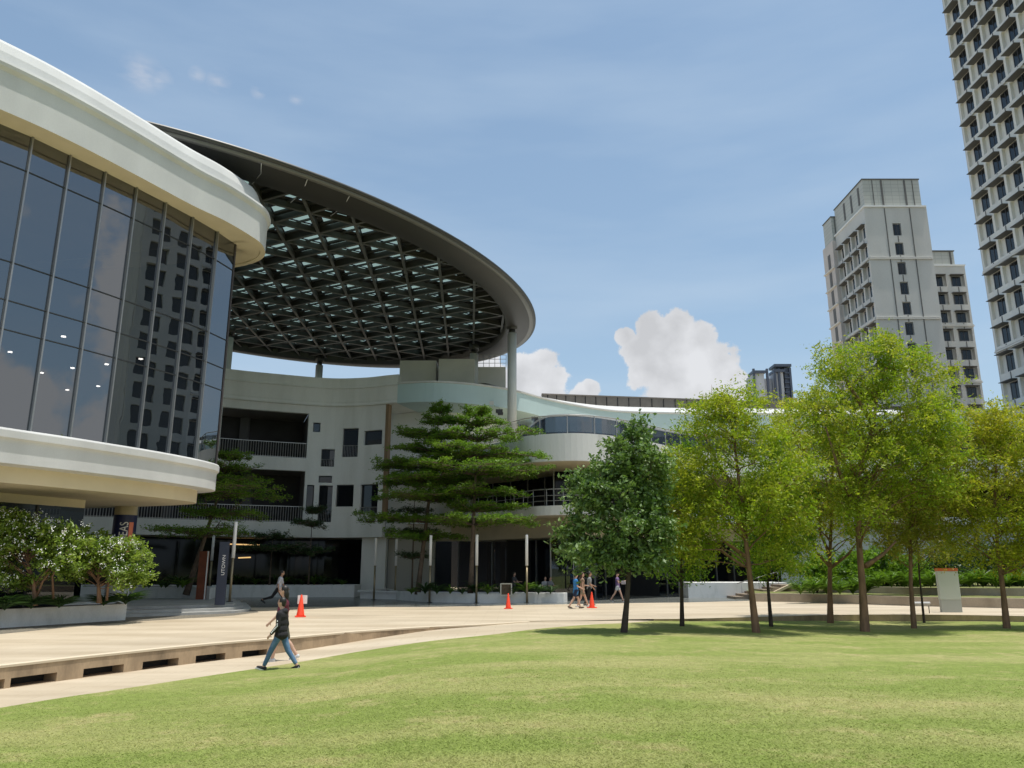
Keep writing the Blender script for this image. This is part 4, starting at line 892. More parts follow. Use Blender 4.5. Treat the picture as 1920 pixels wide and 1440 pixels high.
planter('planter', [g2(726, 1118), g2(745, 1125), g2(800, 1129.5), g2(900, 1131), g2(1057, 1130), (g2(1057, 1130)[0]+.3, 49.6), (-5, 51.5), (-10.5, 55)], 0, .56, 'curved white planter holding the two tiered trees behind the lamp posts')
def right_walls():
    x0 = G(1291, 1121)[0]; Y = G(1291, 1121)[1]; x1 = P(1476, 1100, Y)[0]
    tag(MB().box(((x0+x1)/2, Y+1.6, .52), ((x1-x0)/2, 1.6, .53)).build('low_wall', planterw, bevel=.015), 'long low white wall left of the short stairway', 'wall')
    t = empty('staircase', (16, Y-1.2, 0), label='short brown stone stairway with sloping coping beside the white wall', cat='stairs')
    xs = P(1362, 1110, Y)[0]; sm_ = mat('brown_stone', (.3, .24, .18), .8, col2=(.2, .16, .12), nscale=2, thr=(.4, .7), fine=.06)
    for k in range(6):
        o = MB().box((xs+.62*k+1.9+.01*k, Y-1.15, .08+.155*k), (1.9, 1.12, .078)).build('step', sm_, t); o.location = -Vector(t.location)
    a = P(1448, 1113, Y-2.4); b = P(1484, 1096, Y-2.4); o = MB().bar(a, b, .35, .16).build('coping', mat('pale_sandstone', (.55, .45, .32), .7), t); o.location = -Vector(t.location)
    q = MB(); a = P(1382, 1094, Y-.4); b = P(1462, 1071, Y-.4); q.tube([a, b], .03, 6)
    for f_ in (.1, .5, .95): p = a*(1-f_)+b*f_; q.tube([p, p-np.array([0, 0, 1.0])], .02, 5)
    o = q.build('handrail', rail, t); o.location = -Vector(t.location)
    lp = np.array([G(*p)[:2] for p in [(1416, 1128), (1500, 1129), (1600, 1132.5), (1703, 1136), (1810, 1138.6), (1920, 1141)]]+[(38, 35.5), (52, 32), (75, 26)]); lp = smoothpath(lp, 4)
    tw = mat('terrace_stone', (.42, .35, .27), .85, col2=(.3, .245, .185), nscale=1.2, stretch=(1, 1, .5), thr=(.4, .75), fine=.06, bscale=20)
    tag(MB().sweep(lp, [(0, -.01), (0, .5), (-.3, .5), (-.3, .3)]).build('terrace_wall', tw), 'lower brown stone terrace wall edging the paving on the right', 'terrace wall')
    gb = mat('bank_grass', (.14, .17, .04), .95, col2=(.2, .19, .07), nscale=1.5, bump=.6, bscale=40, fine=.2)
    up = off(lp[4:], 4.4); MB().sweep(lp, [(-.3, .46), (-4.6, .5), (-24, .6)]).build('grass_bank', gb, kind='structure')
    tag(MB().sweep(up, [(0, .4), (0, .9), (-.3, .9), (-.3, .7)]).build('terrace_wall', tw), 'upper brown stone terrace wall below the shrubs on the right', 'terrace wall')
    MB().sweep(up, [(-.3, .87), (-20, .95)]).build('planted_bank', gb, kind='structure')
    return lp, up
LOWP, UPP = right_walls()
def lamp_posts():
    def mk():
        t = empty('lamp_post', label='x', cat='lamp post', group='slim lamp posts in front of the courtyard planters')
        MB().tube([(0, 0, 0), (0, 0, 2.15)], .065, 14).build('pole', brass, t); MB().tube([(0, 0, 0), (0, 0, .03)], .17, 14).build('base_plate', steel_d, t)
        MB().tube([(0, 0, 2.15), (0, 0, 2.2)], .08, 14).build('collar', brass, t); MB().tube([(0, 0, 2.2), (0, 0, 4.0), (0, 0, 4.03)], [.09, .09, .075], 16).build('lamp_tube', lampw, t); return t
    proto = mk()
    L_ = [(988, 1131, 0, 122, 'first lamp post from the right, right of the small boxed notice'), (893, 1131, 0, 122, 'second lamp post from the right, in front of the bright tiered tree'),
          (805, 1130, 0, 121, 'third lamp post from the right, in front of the darker tiered tree'), (740, 1127, 0, 105, 'fourth lamp post from the right, at the curved end of the white planter'),
          (701, 1117, 0, 109, 'fifth lamp post from the right, beside the dark passage'), (430, 1131, .36, 141, 'tallest looking lamp post, just right of the navy pylon on the steps'),
          (391, 1118, .36, 105, 'lamp post just left of the navy pylon'), (362, 1112, .36, 82, 'faint lamp post left of the orange panel, by the podium planter')]
    for i, (px, py, z, hp, lb) in enumerate(L_):
        Y = 4.05*1440/hp*.985; p = P(px, py, Y)
        z_ = z
        q = G(px, py, z); Yg = q[1]; Yu = min(Y, Yg) if Yg > Y else Yg
        Yu = Yg if i < 3 else Y
        p = P(px, py, Yu); o = proto if i == 0 else copy_tree(proto); o.location = (p[0], Yu, z); o['label'] = lb
lamp_posts()
def cones():
    om = mat('cone_orange', (.9, .07, .025), .45)
    def mk():
        t = empty('traffic_cone', label='x', cat='traffic cone', group='orange traffic cones on the plaza')
        MB().box((0, 0, .025), (.21, .21, .025)).build('base', om, t, bevel=.01); MB().tube([(0, 0, .05), (0, 0, .09), (0, 0, .86), (0, 0, .88)], [.17, .155, .035, .025], 20).build('cone_body', om, t); return t
    pr = mk()
    for i, (px, py, h, lb) in enumerate([(563, 1157, 39, 'traffic cone with a white paper sheet stuck behind it'), (953, 1141.5, 27, 'traffic cone in front of the white planter and boxed notice'), (1110, 1140, 28, 'traffic cone beside the walking group')]):
        o = pr if i == 0 else copy_tree(pr); p = G(px, py); o.location = p; s = h*np.hypot(p[1], 2)/1440/.88; o.scale = (s, s, s); o['label'] = lb; o.rotation_euler = (0, 0, .3+i)
        if i == 2:
            q = MB().box((.05, .14, .68), (.19, .012, .17)).build('paper_sheet', mat('paper', (.8, .8, .78), .6), pr)
    # pylon banner beside the steps
    p = P(412, 1133, 37.5); t = empty('banner_pylon', (p[0], 37.5, .36), label='tall navy pylon sign with small white vertical writing on the steps', cat='sign', rz=rad(14))
    MB().box((0, 0, 1.45), (.22, .12, 1.45)).build('panel', mat('navy_pylon', (.022, .03, .058), .5), t, bevel=.01)
    tx = bpy.data.curves.new('l', 'FONT'); tx.body = 'UTOWN'; tx.size = .3; tx.extrude = .004; to = bpy.data.objects.new('l', tx); COL.objects.link(to)
    me = bpy.data.meshes.new_from_object(to.evaluated_get(bpy.context.evaluated_depsgraph_get())); bpy.data.objects.remove(to)
    for v in me.vertices: x, y, z = v.co; v.co = (.1-y*.7, -.125-z, 1.35+x*.8)
    me.materials.append(MATS['white_letters']); o = bpy.data.objects.new('lettering', me); COL.objects.link(o); o.parent = t
    p = P(378, 1100, 44); t = empty('notice_panel', (p[0], 44, .36), label='orange brown upright display panel behind the podium planter', cat='sign')
    MB().box((0, 0, 1.3), (.26, .05, 1.3)).build('panel', mat('orange_panel', (.22, .065, .03), .6, noise=.4, nscale=2), t); MB().box((.23, -.06, 1.3), (.03, .02, 1.3)).build('edge_strip', mat('paper', (.8, .8, .78)), t)
    # wayfinding stele
    p = G(1784, 1148, 0); t = empty('wayfinding_sign', p, label='pale grey upright information stele with an orange top band', cat='sign', rz=rad(-8))
    h = 75/1440*p[1]*1.03; w = 35/1440*p[1]/2
    MB().box((0, 0, h*.14), (w*.98, .12, h*.14)).build('base', mat('stele_base', (.42, .44, .42), .5), t); MB().box((0, 0, h*.60), (w, .14, h*.315)).build('panel', mat('stele_panel', (.5, .54, .5), .35), t, bevel=.01)
    MB().box((0, 0, h*.925), (w*1.005, .15, .012)).build('white_line', white, t); MB().box((0, 0, h*.965), (w*1.01, .15, h*.035)).build('orange_band', mat('sign_orange', (.55, .12, .03), .5), t)
    # boxed notice in the planter
    p = P(949, 1104, 47.6); t = empty('small_notice', (p[0], p[1], .45), label='small pale framed notice board standing in the white planter', cat='sign')
    q = MB(); s = .32
    z0_ = .35
    for x in (-s, s): q.box((x, 0, z0_), (.035, .04, .35))
    for z in (z0_-.33, z0_+.33): q.box((0, .002, z), (s, .035, .03))
    q.build('frame', mat('notice_frame', (.6, .57, .48), .6), t); MB().box((0, .02, z0_), (s-.04, .015, .3)).build('board', mat('notice_board', (.12, .08, .045), .7, noise=.5, nscale=6), t)
    # low tilted notice by the lawn
    p = G(1728, 1150); t = empty('low_signboard', p, label='low grey signboard on thin legs at the paving edge left of the stele', cat='sign')
    MB().box((0, 0, .42), (.42, .05, .1), ax=(np.array([1., 0, 0]), np.array([0, .7, .7]), np.array([0, -.7, .7]))).build('board', mat('sign_grey', (.35, .35, .36), .5), t)
    for x in (-.38, .38): MB().tube([(x, .02, 0), (x, .02, .42)], .02, 6).build('leg', steel_d, t)
cones()

# ================================================================ VEGETATION
def leaf_mat(name, c1, c2, c3=None, nscale=.9, trans=.4, spec=.35):
    m = bpy.data.materials.new(name); m.use_nodes = True; nt = m.node_tree; N = nt.nodes; L = nt.links; b = N['Principled BSDF']; b.inputs['Roughness'].default_value = .5; b.inputs['Specular IOR Level'].default_value = spec
    gi = N.new('ShaderNodeNewGeometry'); tc = N.new('ShaderNodeTexCoord'); nz = N.new('ShaderNodeTexNoise'); nz.inputs['Scale'].default_value = nscale; nz.inputs['Detail'].default_value = 3; L.new(tc.outputs['Object'], nz.inputs[0])
    mr = N.new('ShaderNodeMapRange'); mr.inputs[1].default_value = .36; mr.inputs[2].default_value = .64; L.new(nz.outputs[0], mr.inputs[0])
    mx = N.new('ShaderNodeMix'); mx.data_type = 'RGBA'; L.new(mr.outputs[0], mx.inputs[0]); mx.inputs[6].default_value = (*c1, 1); mx.inputs[7].default_value = (*c2, 1); last = mx.outputs[2]
    if c3:
        m3 = N.new('ShaderNodeMapRange'); m3.inputs[1].default_value = .72; m3.inputs[2].default_value = 1; m3.inputs[4].default_value = .85; L.new(gi.outputs['Random Per Island'], m3.inputs[0])
        mc = N.new('ShaderNodeMix'); mc.data_type = 'RGBA'; L.new(m3.outputs[0], mc.inputs[0]); L.new(last, mc.inputs[6]); mc.inputs[7].default_value = (*c3, 1); last = mc.outputs[2]
    mv = N.new('ShaderNodeMapRange'); mv.inputs[3].default_value = .7; mv.inputs[4].default_value = 1.35; L.new(gi.outputs['Random Per Island'], mv.inputs[0])
    vs = N.new('ShaderNodeVectorMath'); vs.operation = 'SCALE'; L.new(last, vs.inputs[0]); L.new(mv.outputs[0], vs.inputs['Scale']); L.new(vs.outputs[0], b.inputs['Base Color'])
    t = N.new('ShaderNodeBsdfTranslucent'); ts = N.new('ShaderNodeVectorMath'); ts.operation = 'MULTIPLY'; L.new(vs.outputs[0], ts.inputs[0]); ts.inputs[1].default_value = (1.5, 1.6, .8); L.new(ts.outputs[0], t.inputs[0])
    ms = N.new('ShaderNodeMixShader'); ms.inputs[0].default_value = trans; L.new(b.outputs[0], ms.inputs[1]); L.new(t.outputs[0], ms.inputs[2]); L.new(ms.outputs[0], N['Material Output'].inputs[0]); MATS[name] = m; return m
lf_fine = leaf_mat('feathery_yellow_green', (.21, .32, .02), (.32, .36, .027), (.33, .27, .055), .7, .42)
lf_gold = leaf_mat('feathery_golden_green', (.29, .36, .022), (.39, .39, .032), (.37, .25, .06), .6, .42)
lf_olive = leaf_mat('olive_foliage', (.20, .26, .022), (.30, .29, .037), (.30, .2, .06), .6, .4)
lf_deep = leaf_mat('feathery_mid_green', (.12, .23, .018), (.18, .28, .022), None, .8, .4)
lf_dark = leaf_mat('broad_dark_green', (.095, .18, .035), (.15, .24, .06), (.2, .25, .12), 1.0, .25, .6)
lf_tier = leaf_mat('tiered_green', (.09, .18, .02), (.15, .24, .028), None, .8, .38)
lf_frang = leaf_mat('glossy_bush_leaf', (.15, .24, .03), (.21, .29, .04), (.24, .29, .07), 1.2, .3, .5)
lf_fern = leaf_mat('fern_green', (.08, .16, .02), (.13, .21, .03), None, .5, .35, .45)
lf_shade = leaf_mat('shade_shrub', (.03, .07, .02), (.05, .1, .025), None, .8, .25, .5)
bark = mat('tree_bark', (.27, .155, .09), .9, noise=.45, nscale=6, stretch=(1, 1, .3), bump=.5, bscale=20)
bark_d = mat('dark_bark', (.07, .05, .04), .9, noise=.4, nscale=6, bump=.5, bscale=20)
bark_g = mat('grey_brown_bark', (.15, .11, .08), .9, noise=.4, nscale=6, bump=.4, bscale=20)
def leaves_mesh(name, C, Nrm, Dr, ln, wd, m, parent, k='leaf'):
    """C centres, Nrm normals, Dr axis directions; one folded rhombus per leaf"""
    n = len(C); S_ = np.cross(Nrm, Dr); S_ /= np.linalg.norm(S_, axis=1, keepdims=True)+1e-9
    ln = np.broadcast_to(ln, n)[:, None]; wd = np.broadcast_to(wd, n)[:, None]
    V = np.empty((n, 4, 3)); V[:, 0] = C-Dr*ln*.5; V[:, 1] = C+S_*wd*.5-Nrm*wd*.18+Dr*ln*.08; V[:, 2] = C+Dr*ln*.5-Nrm*ln*.12; V[:, 3] = C-S_*wd*.5-Nrm*wd*.18+Dr*ln*.08
    me = bpy.data.meshes.new(name); me.vertices.add(4*n); me.vertices.foreach_set('co', V.reshape(-1).astype(np.float32)); me.loops.add(4*n); me.loops.foreach_set('vertex_index', np.arange(4*n, dtype=np.int32))
    me.polygons.add(n); me.polygons.foreach_set('loop_start', np.arange(0, 4*n, 4, dtype=np.int32)); me.polygons.foreach_set('loop_total', np.full(n, 4, dtype=np.int32)); me.update(calc_edges=True); me.materials.append(m)
    o = bpy.data.objects.new(name, me); COL.objects.link(o); o.parent = parent; return o
def unit(a): return a/(np.linalg.norm(a, axis=-1, keepdims=True)+1e-9)
def blob_tree(base, trunk, blobs, clumps, per, leaf, m, bk, label, cat='tree', group=None, r0=.14, sig=.36, name='tree', up=.9, aspect=.38, multi=None, flat=.6, tw=40, seed=0):
    """trunk: list of world points (absolute); blobs: (centre, radii) in world metres"""
    rg = np.random.default_rng(seed+3); t = empty(name, base, label=label, cat=cat, group=group); B = np.array(base, float)
    vol = np.array([b[1][0]*b[1][1]*b[1][2] for b in blobs])**.8; pk = rg.choice(len(blobs), clumps, p=vol/vol.sum()); CC = []
    for k in pk:
        u = unit(rg.normal(size=3)); rr = rg.random()**(1/2.4); CC.append(np.array(blobs[k][0])+u*np.array(blobs[k][1])*rr)
    CC = np.array(CC)-B; T_ = [np.array(p, float)-B for p in trunk]
    br = MB(); n = len(T_); br.tube([T_[0]-np.array([0, 0, .1])]+T_, [r0*1.5]+[r0*(1.22 if i == 0 else 1-.72*i/(n-1)) for i in range(n)], 10)
    for e in (multi or []): br.tube([np.array(p)-B for p in e], [r0*.7*(1-.7*i/(len(e)-1)) for i in range(len(e))], 7)
    tz = np.array([p[2] for p in T_]); TA = np.array(T_)
    for c in CC[:tw]:
        zt = np.clip(c[2]-.55*np.hypot(*(c[:2]-np.array([np.interp(c[2], tz, TA[:, 0]), np.interp(c[2], tz, TA[:, 1])])))-.3, tz[0]+(tz[-1]-tz[0])*.3, tz[-1]*.98)
        s = np.array([np.interp(zt, tz, TA[:, 0]), np.interp(zt, tz, TA[:, 1]), zt]); mid = (s+c)/2+np.array([rg.normal()*.15, rg.normal()*.15, .12*np.linalg.norm(c-s)*rg.uniform(-.4, 1)]); rr = r0*.34*rg.uniform(.6, 1.1)
        br.tube([s, s*.65+mid*.35+rg.normal(size=3)*.05, mid, (mid+c)/2+rg.normal(size=3)*.08, c], [rr, rr*.8, rr*.6, rr*.4, .008], 5)
        for _ in range(2): e = c+rg.normal(size=3)*sig*1.1; br.tube([(mid+c)/2, (mid*.3+c*.7+e*.3)*1/1.3, e], [rr*.35, rr*.25, .005], 4)
    br.build('trunk', bk, t)
    N_ = clumps*per; ci = rg.integers(0, clumps, N_); sg = sig*rg.uniform(.6, 1.35, clumps)[ci][:, None]
    cen = np.mean([b[0] for b in blobs], axis=0)-B; ow = unit(CC-cen); K = 9; td = unit(rg.normal(size=(clumps, K, 3))+ow[:, None, :]*.75+np.array([0, 0, .35])); tl = sig*rg.uniform(.9, 2.9, (clumps, K)); ti = rg.integers(0, K, N_); f = rg.random(N_)[:, None]**.75
    d = td[ci, ti]*tl[ci, ti][:, None]*f+rg.normal(size=(N_, 3))*(.05+.13*sig)*(1.15-.6*f); d[:, 2] -= .16*sig*(f[:, 0]*1.6)**2; d[:, 2] *= (flat+1)*.5
    C = CC[ci]+d; nr = unit(rg.normal(size=(N_, 3))+np.array([0, 0, up])); dr = unit(np.cross(nr, rg.normal(size=(N_, 3)))); ls = leaf*rg.uniform(.6, 1.35, N_)
    leaves_mesh('crown', C, nr, dr, ls, ls*aspect, m, t); return t
def pxr(px, py, Y, rx, ry, depth=None, kd=.9):
    c = P(px, py, Y); d = Y*cth+(c[2]-CZ)*sth; a = rx*d/1440; b = ry*d/1440; return (c, (a, depth or a*1.1, b))
def trunk_px(pts, Y0, ys=None):
    b = GL(*pts[0]); out = [b]
    for i, p in enumerate(pts[1:]): q = P(*p, b[1]+(ys[i] if ys else 0)); out.append(q)
    return out
def lawn_tree(pts, blobs, clumps, per, leaf, m, bk, label, seed, r0=.14, sig=.36, base=None, multi=None, **k):
    clumps = int(clumps*(1.7 if leaf < .13 else 1.35)); per = int(per*(.86 if leaf < .13 else 1.15)); r0 *= .78; sig *= (.9 if leaf < .13 else .95); tr = trunk_px(pts, 0); Y = tr[0][1]; bl = [pxr(b[0], b[1], Y+(b[4] if len(b) > 4 else 0), b[2], b[3]) for b in blobs]
    mu = [[P(q[0], q[1], Y+q[2]) for q in e] for e in (multi or [])]
    return blob_tree(tr[0], tr, bl, clumps, per, leaf, m, bk, label, seed=seed, r0=r0, sig=sig, multi=mu, group='young shade trees along the lawn edge', **k)
def lawn_trees():
    lawn_tree([(1170, 1186), (1176, 1120), (1180, 1060), (1182, 960), (1190, 860)], [(1160, 965, 80, 85), (1190, 870, 60, 60), (1188, 812, 30, 28), (1115, 905, 42, 36), (1222, 915, 38, 60), (1085, 950, 26, 24), (1105, 1035, 52, 28), (1205, 1045, 48, 30), (1080, 1000, 24, 20), (1228, 990, 30, 36), (1155, 832, 24, 20)], 165, 105, .16, lf_dark, bark_d, 'dense dark green broad leaved tree, leftmost on the lawn', 1, r0=.13, sig=.30, aspect=.5, flat=.8)
    lawn_tree([(1279, 1174), (1278, 1100), (1276, 1000), (1280, 900)], [(1285, 960, 55, 70), (1275, 1040, 60, 50), (1290, 880, 50, 50)], 90, 80, .12, lf_deep, bark_d, 'slender shaded tree between the dark tree and the yellow green ones', 2, r0=.1)
    lawn_tree([(1418, 1186), (1408, 1100), (1398, 1010), (1385, 900), (1375, 800)], [(1370, 800, 95, 60), (1300, 880, 62, 70), (1410, 900, 110, 90), (1330, 960, 85, 60), (1455, 985, 70, 95), (1400, 752, 40, 34), (1335, 775, 45, 30), (1290, 1015, 55, 45), (1470, 860, 50, 60), (1270, 940, 35, 50)], 290, 120, .125, lf_fine, bark, 'feathery yellow green tree with a leaning brown trunk, left of the shaded thin trunk', 3, r0=.15,
              multi=[[(1398, 1010, 0), (1370, 950, -.5), (1335, 890, -.8)], [(1390, 930, 0), (1345, 870, .4), (1320, 810, .6)]], sig=.38)
    lawn_tree([(1446, 1175), (1440, 1100), (1436, 1000), (1440, 900)], [(1455, 930, 60, 90), (1430, 1030, 55, 55), (1470, 1010, 50, 60)], 110, 100, .125, lf_deep, bark_d, 'thin dark trunked tree just right of the leaning brown trunk', 4, r0=.09)
    lawn_tree([(1557, 1168), (1556, 1100), (1556, 1040), (1560, 950), (1562, 850)], [(1545, 800, 85, 80), (1530, 900, 80, 80), (1600, 850, 60, 80), (1495, 770, 50, 45), (1510, 980, 60, 60), (1580, 960, 60, 60), (1480, 830, 40, 60)], 210, 100, .125, lf_gold, bark, 'golden green tree whose brown trunk forks into a wide V low down', 5, r0=.15,
              multi=[[(1556, 1062, 0), (1530, 1035, -.3), (1515, 985, -.6)], [(1558, 1064, 0), (1590, 1040, .3), (1612, 1010, .5)], [(1556, 1040, 0), (1538, 1000, .3), (1536, 950, .4)]])
    lawn_tree([(1622, 1184), (1617, 1100), (1610, 1010), (1606, 900), (1640, 790), (1645, 700)], [(1640, 700, 95, 62), (1570, 680, 55, 48), (1700, 740, 80, 60), (1650, 800, 130, 60), (1560, 770, 70, 60), (1755, 790, 55, 50), (1600, 880, 100, 70), (1720, 880, 90, 70), (1640, 660, 50, 34), (1610, 960, 80, 50), (1690, 690, 34, 30)], 330, 115, .13, lf_fine, bark, 'tallest tree on the lawn with feathery bright green top before the concrete tower', 6, r0=.19, sig=.42,
              multi=[[(1608, 960, 0), (1575, 890, -.5), (1548, 800, -.8)], [(1608, 930, 0), (1665, 850, .5), (1710, 760, .8)], [(1640, 800, 0), (1590, 720, .2), (1575, 680, .3)], [(1622, 1062, 0), (1655, 1040, .3), (1680, 1015, .3)]])
    lawn_tree([(1714, 1178), (1708, 1100), (1706, 1000), (1712, 900), (1710, 820)], [(1725, 850, 75, 75), (1700, 940, 85, 70), (1765, 920, 65, 75), (1740, 1000, 75, 48), (1670, 1000, 50, 40)], 210, 95, .12, lf_olive, bark, 'olive brown leaved tree on a straight slim trunk, right of the tallest tree', 7, r0=.12)
    lawn_tree([(1733, 1168), (1724, 1080), (1718, 1000), (1716, 940)], [(1725, 980, 45, 55), (1745, 1030, 45, 25)], 40, 70, .12, lf_olive, bark_d, 'very thin leaning sapling left of the stele', 8, r0=.06)
    lawn_tree([(1888, 1178), (1881, 1110), (1872, 1040), (1865, 950), (1868, 860)], [(1870, 830, 75, 65), (1850, 790, 60, 40), (1925, 850, 75, 90), (1820, 890, 70, 80), (1890, 950, 85, 75), (1850, 1010, 65, 55), (1960, 940, 70, 90), (1900, 1040, 60, 34), (1800, 960, 50, 60)], 290, 115, .125, lf_gold, bark, 'golden yellow green tree at the right edge behind the stele', 9, r0=.15)
    lawn_tree([(2030, 1186), (2030, 1100), (2035, 1000), (2030, 880)], [(2030, 880, 90, 80), (2010, 960, 90, 70)], 80, 110, .13, lf_fine, bark, 'yellow green tree just beyond the right edge of the photo', 10, r0=.14)
lawn_trees()
def tier_tree(base, H, tiers, m, bk, label, seed, r0=.16, lean=(0, 0), leaf=.11, dens=1., cone=0., name='tree', group='tiered trees in the courtyard planters'):
    rg = np.random.default_rng(seed); t = empty(name, base, label=label, cat='tree', group=group); br = MB()
    ax = lambda z: np.array([lean[0]*z/H, lean[1]*z/H, z]); br.tube([ax(z) for z in np.linspace(-.1, H, 9)], [r0*1.25]+[r0*(1-.9*z) for z in np.linspace(.05, 1, 8)], 9)
    LC_, LN, LD = [], [], []
    for (z, R_, ecc) in tiers:
        nb = int(rg.integers(9, 13)); a0 = rg.random()*6.28
        for k in range(nb):
            a = a0+k*6.283/nb+rg.normal()*.2; L_ = R_*rg.choice([.45, .7, .9, 1.05, 1.2])*rg.uniform(.85, 1.1)*(1+ecc*math.cos(a)); d = np.array([math.cos(a), math.sin(a), 0]); s = ax(z-.15); e = s+d*L_+np.array([0, 0, .28+rg.normal()*.24]); mid = s+d*L_*.5+np.array([0, 0, .25+rg.normal()*.05])
            br.tube([s, mid, e], [r0*.32, r0*.2, .012], 5); nbr = int(6+L_*2.5)
            for j in range(nbr):
                f = rg.uniform(.15, 1.); p = (s*(1-f)**2+2*mid*f*(1-f)+e*f*f) if False else (s+(mid-s)*min(1, f*2) if f < .5 else mid+(e-mid)*(f-.5)*2); sd = rg.choice([-1, 1]); w = (.25+.42*math.sin(math.pi*min(1, f*.8+.1)))*L_*.62*rg.uniform(.4, 1.1); q = p+np.array([-d[1], d[0], 0])*sd*w+d*w*.55+np.array([0, 0, rg.normal()*.04])
                br.tube([p, q], [.018, .006], 4, smooth=False); nl = int(62*dens*max(.4, w)); g_ = rg.random(nl)[:, None]; c = p+(q-p)*g_**.7+rg.normal(size=(nl, 3))*np.array([.1, .1, .085])+np.array([0, 0, .09]); LC_.append(c); LN.append(unit(rg.normal(size=(nl, 3))*.55+np.array([0, 0, 1.]))); LD.append(unit(rg.normal(size=(nl, 3))*np.array([1, 1, .2])))
    br.build('trunk', bk, t); C = np.vstack(LC_); Nn = np.vstack(LN); D_ = np.vstack(LD); D_ = unit(D_-Nn*(D_*Nn).sum(1, keepdims=True)); ls = leaf*rg.uniform(.7, 1.3, len(C))
    leaves_mesh('crown', C, Nn, D_, ls, ls*.5, m, t); return t
def tiered_trees():
    def T(px, py, Y, topy, specs, m, label, seed, **k):
        b = P(px, py, Y); zt = P(k.pop('topx', px), topy, Y)[2]; H = zt-b[2]; tiers = []
        for (y, r, e) in specs: z = P(px, y, Y)[2]-b[2]; tiers.append((z, r*(Y*cth+z*sth)/1440, e))
        return tier_tree((b[0], Y, b[2]), H, tiers, m, bark_g, label, seed, **k)
    zs = .45
    T(882, 1112, 48.6, 775, [(980, 95, .25), (955, 62, .3), (925, 105, .15), (885, 118, .1), (852, 110, .1), (820, 85, .15), (795, 60, 0), (775, 32, 0)], lf_tier, 'sunlit bright green tiered tree in the white planter, behind the second lamp post', 21, lean=(.35, .3), leaf=.15, dens=1.25)
    T(783, 1112, 50.2, 765, [(1010, 62, 0), (975, 88, -.15), (935, 95, -.05), (905, 90, -.1), (872, 100, -.15), (842, 82, -.1), (815, 66, 0), (790, 40, 0), (768, 18, 0)], lf_tier, 'shaded dark tiered tree in the white planter, behind the third lamp post', 22, lean=(1.1, .6), leaf=.15, dens=1.15)
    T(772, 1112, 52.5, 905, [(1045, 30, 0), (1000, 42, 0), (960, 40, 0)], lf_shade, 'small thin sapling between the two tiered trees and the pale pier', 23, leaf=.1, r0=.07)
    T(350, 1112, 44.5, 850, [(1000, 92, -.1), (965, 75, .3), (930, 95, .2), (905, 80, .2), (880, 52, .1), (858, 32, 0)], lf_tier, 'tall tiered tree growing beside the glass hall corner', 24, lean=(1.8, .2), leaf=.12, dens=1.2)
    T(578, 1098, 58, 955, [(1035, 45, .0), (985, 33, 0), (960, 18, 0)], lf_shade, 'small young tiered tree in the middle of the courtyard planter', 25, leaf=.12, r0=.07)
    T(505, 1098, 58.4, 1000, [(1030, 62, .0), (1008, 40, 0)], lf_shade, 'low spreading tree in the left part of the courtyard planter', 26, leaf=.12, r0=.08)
tiered_trees()
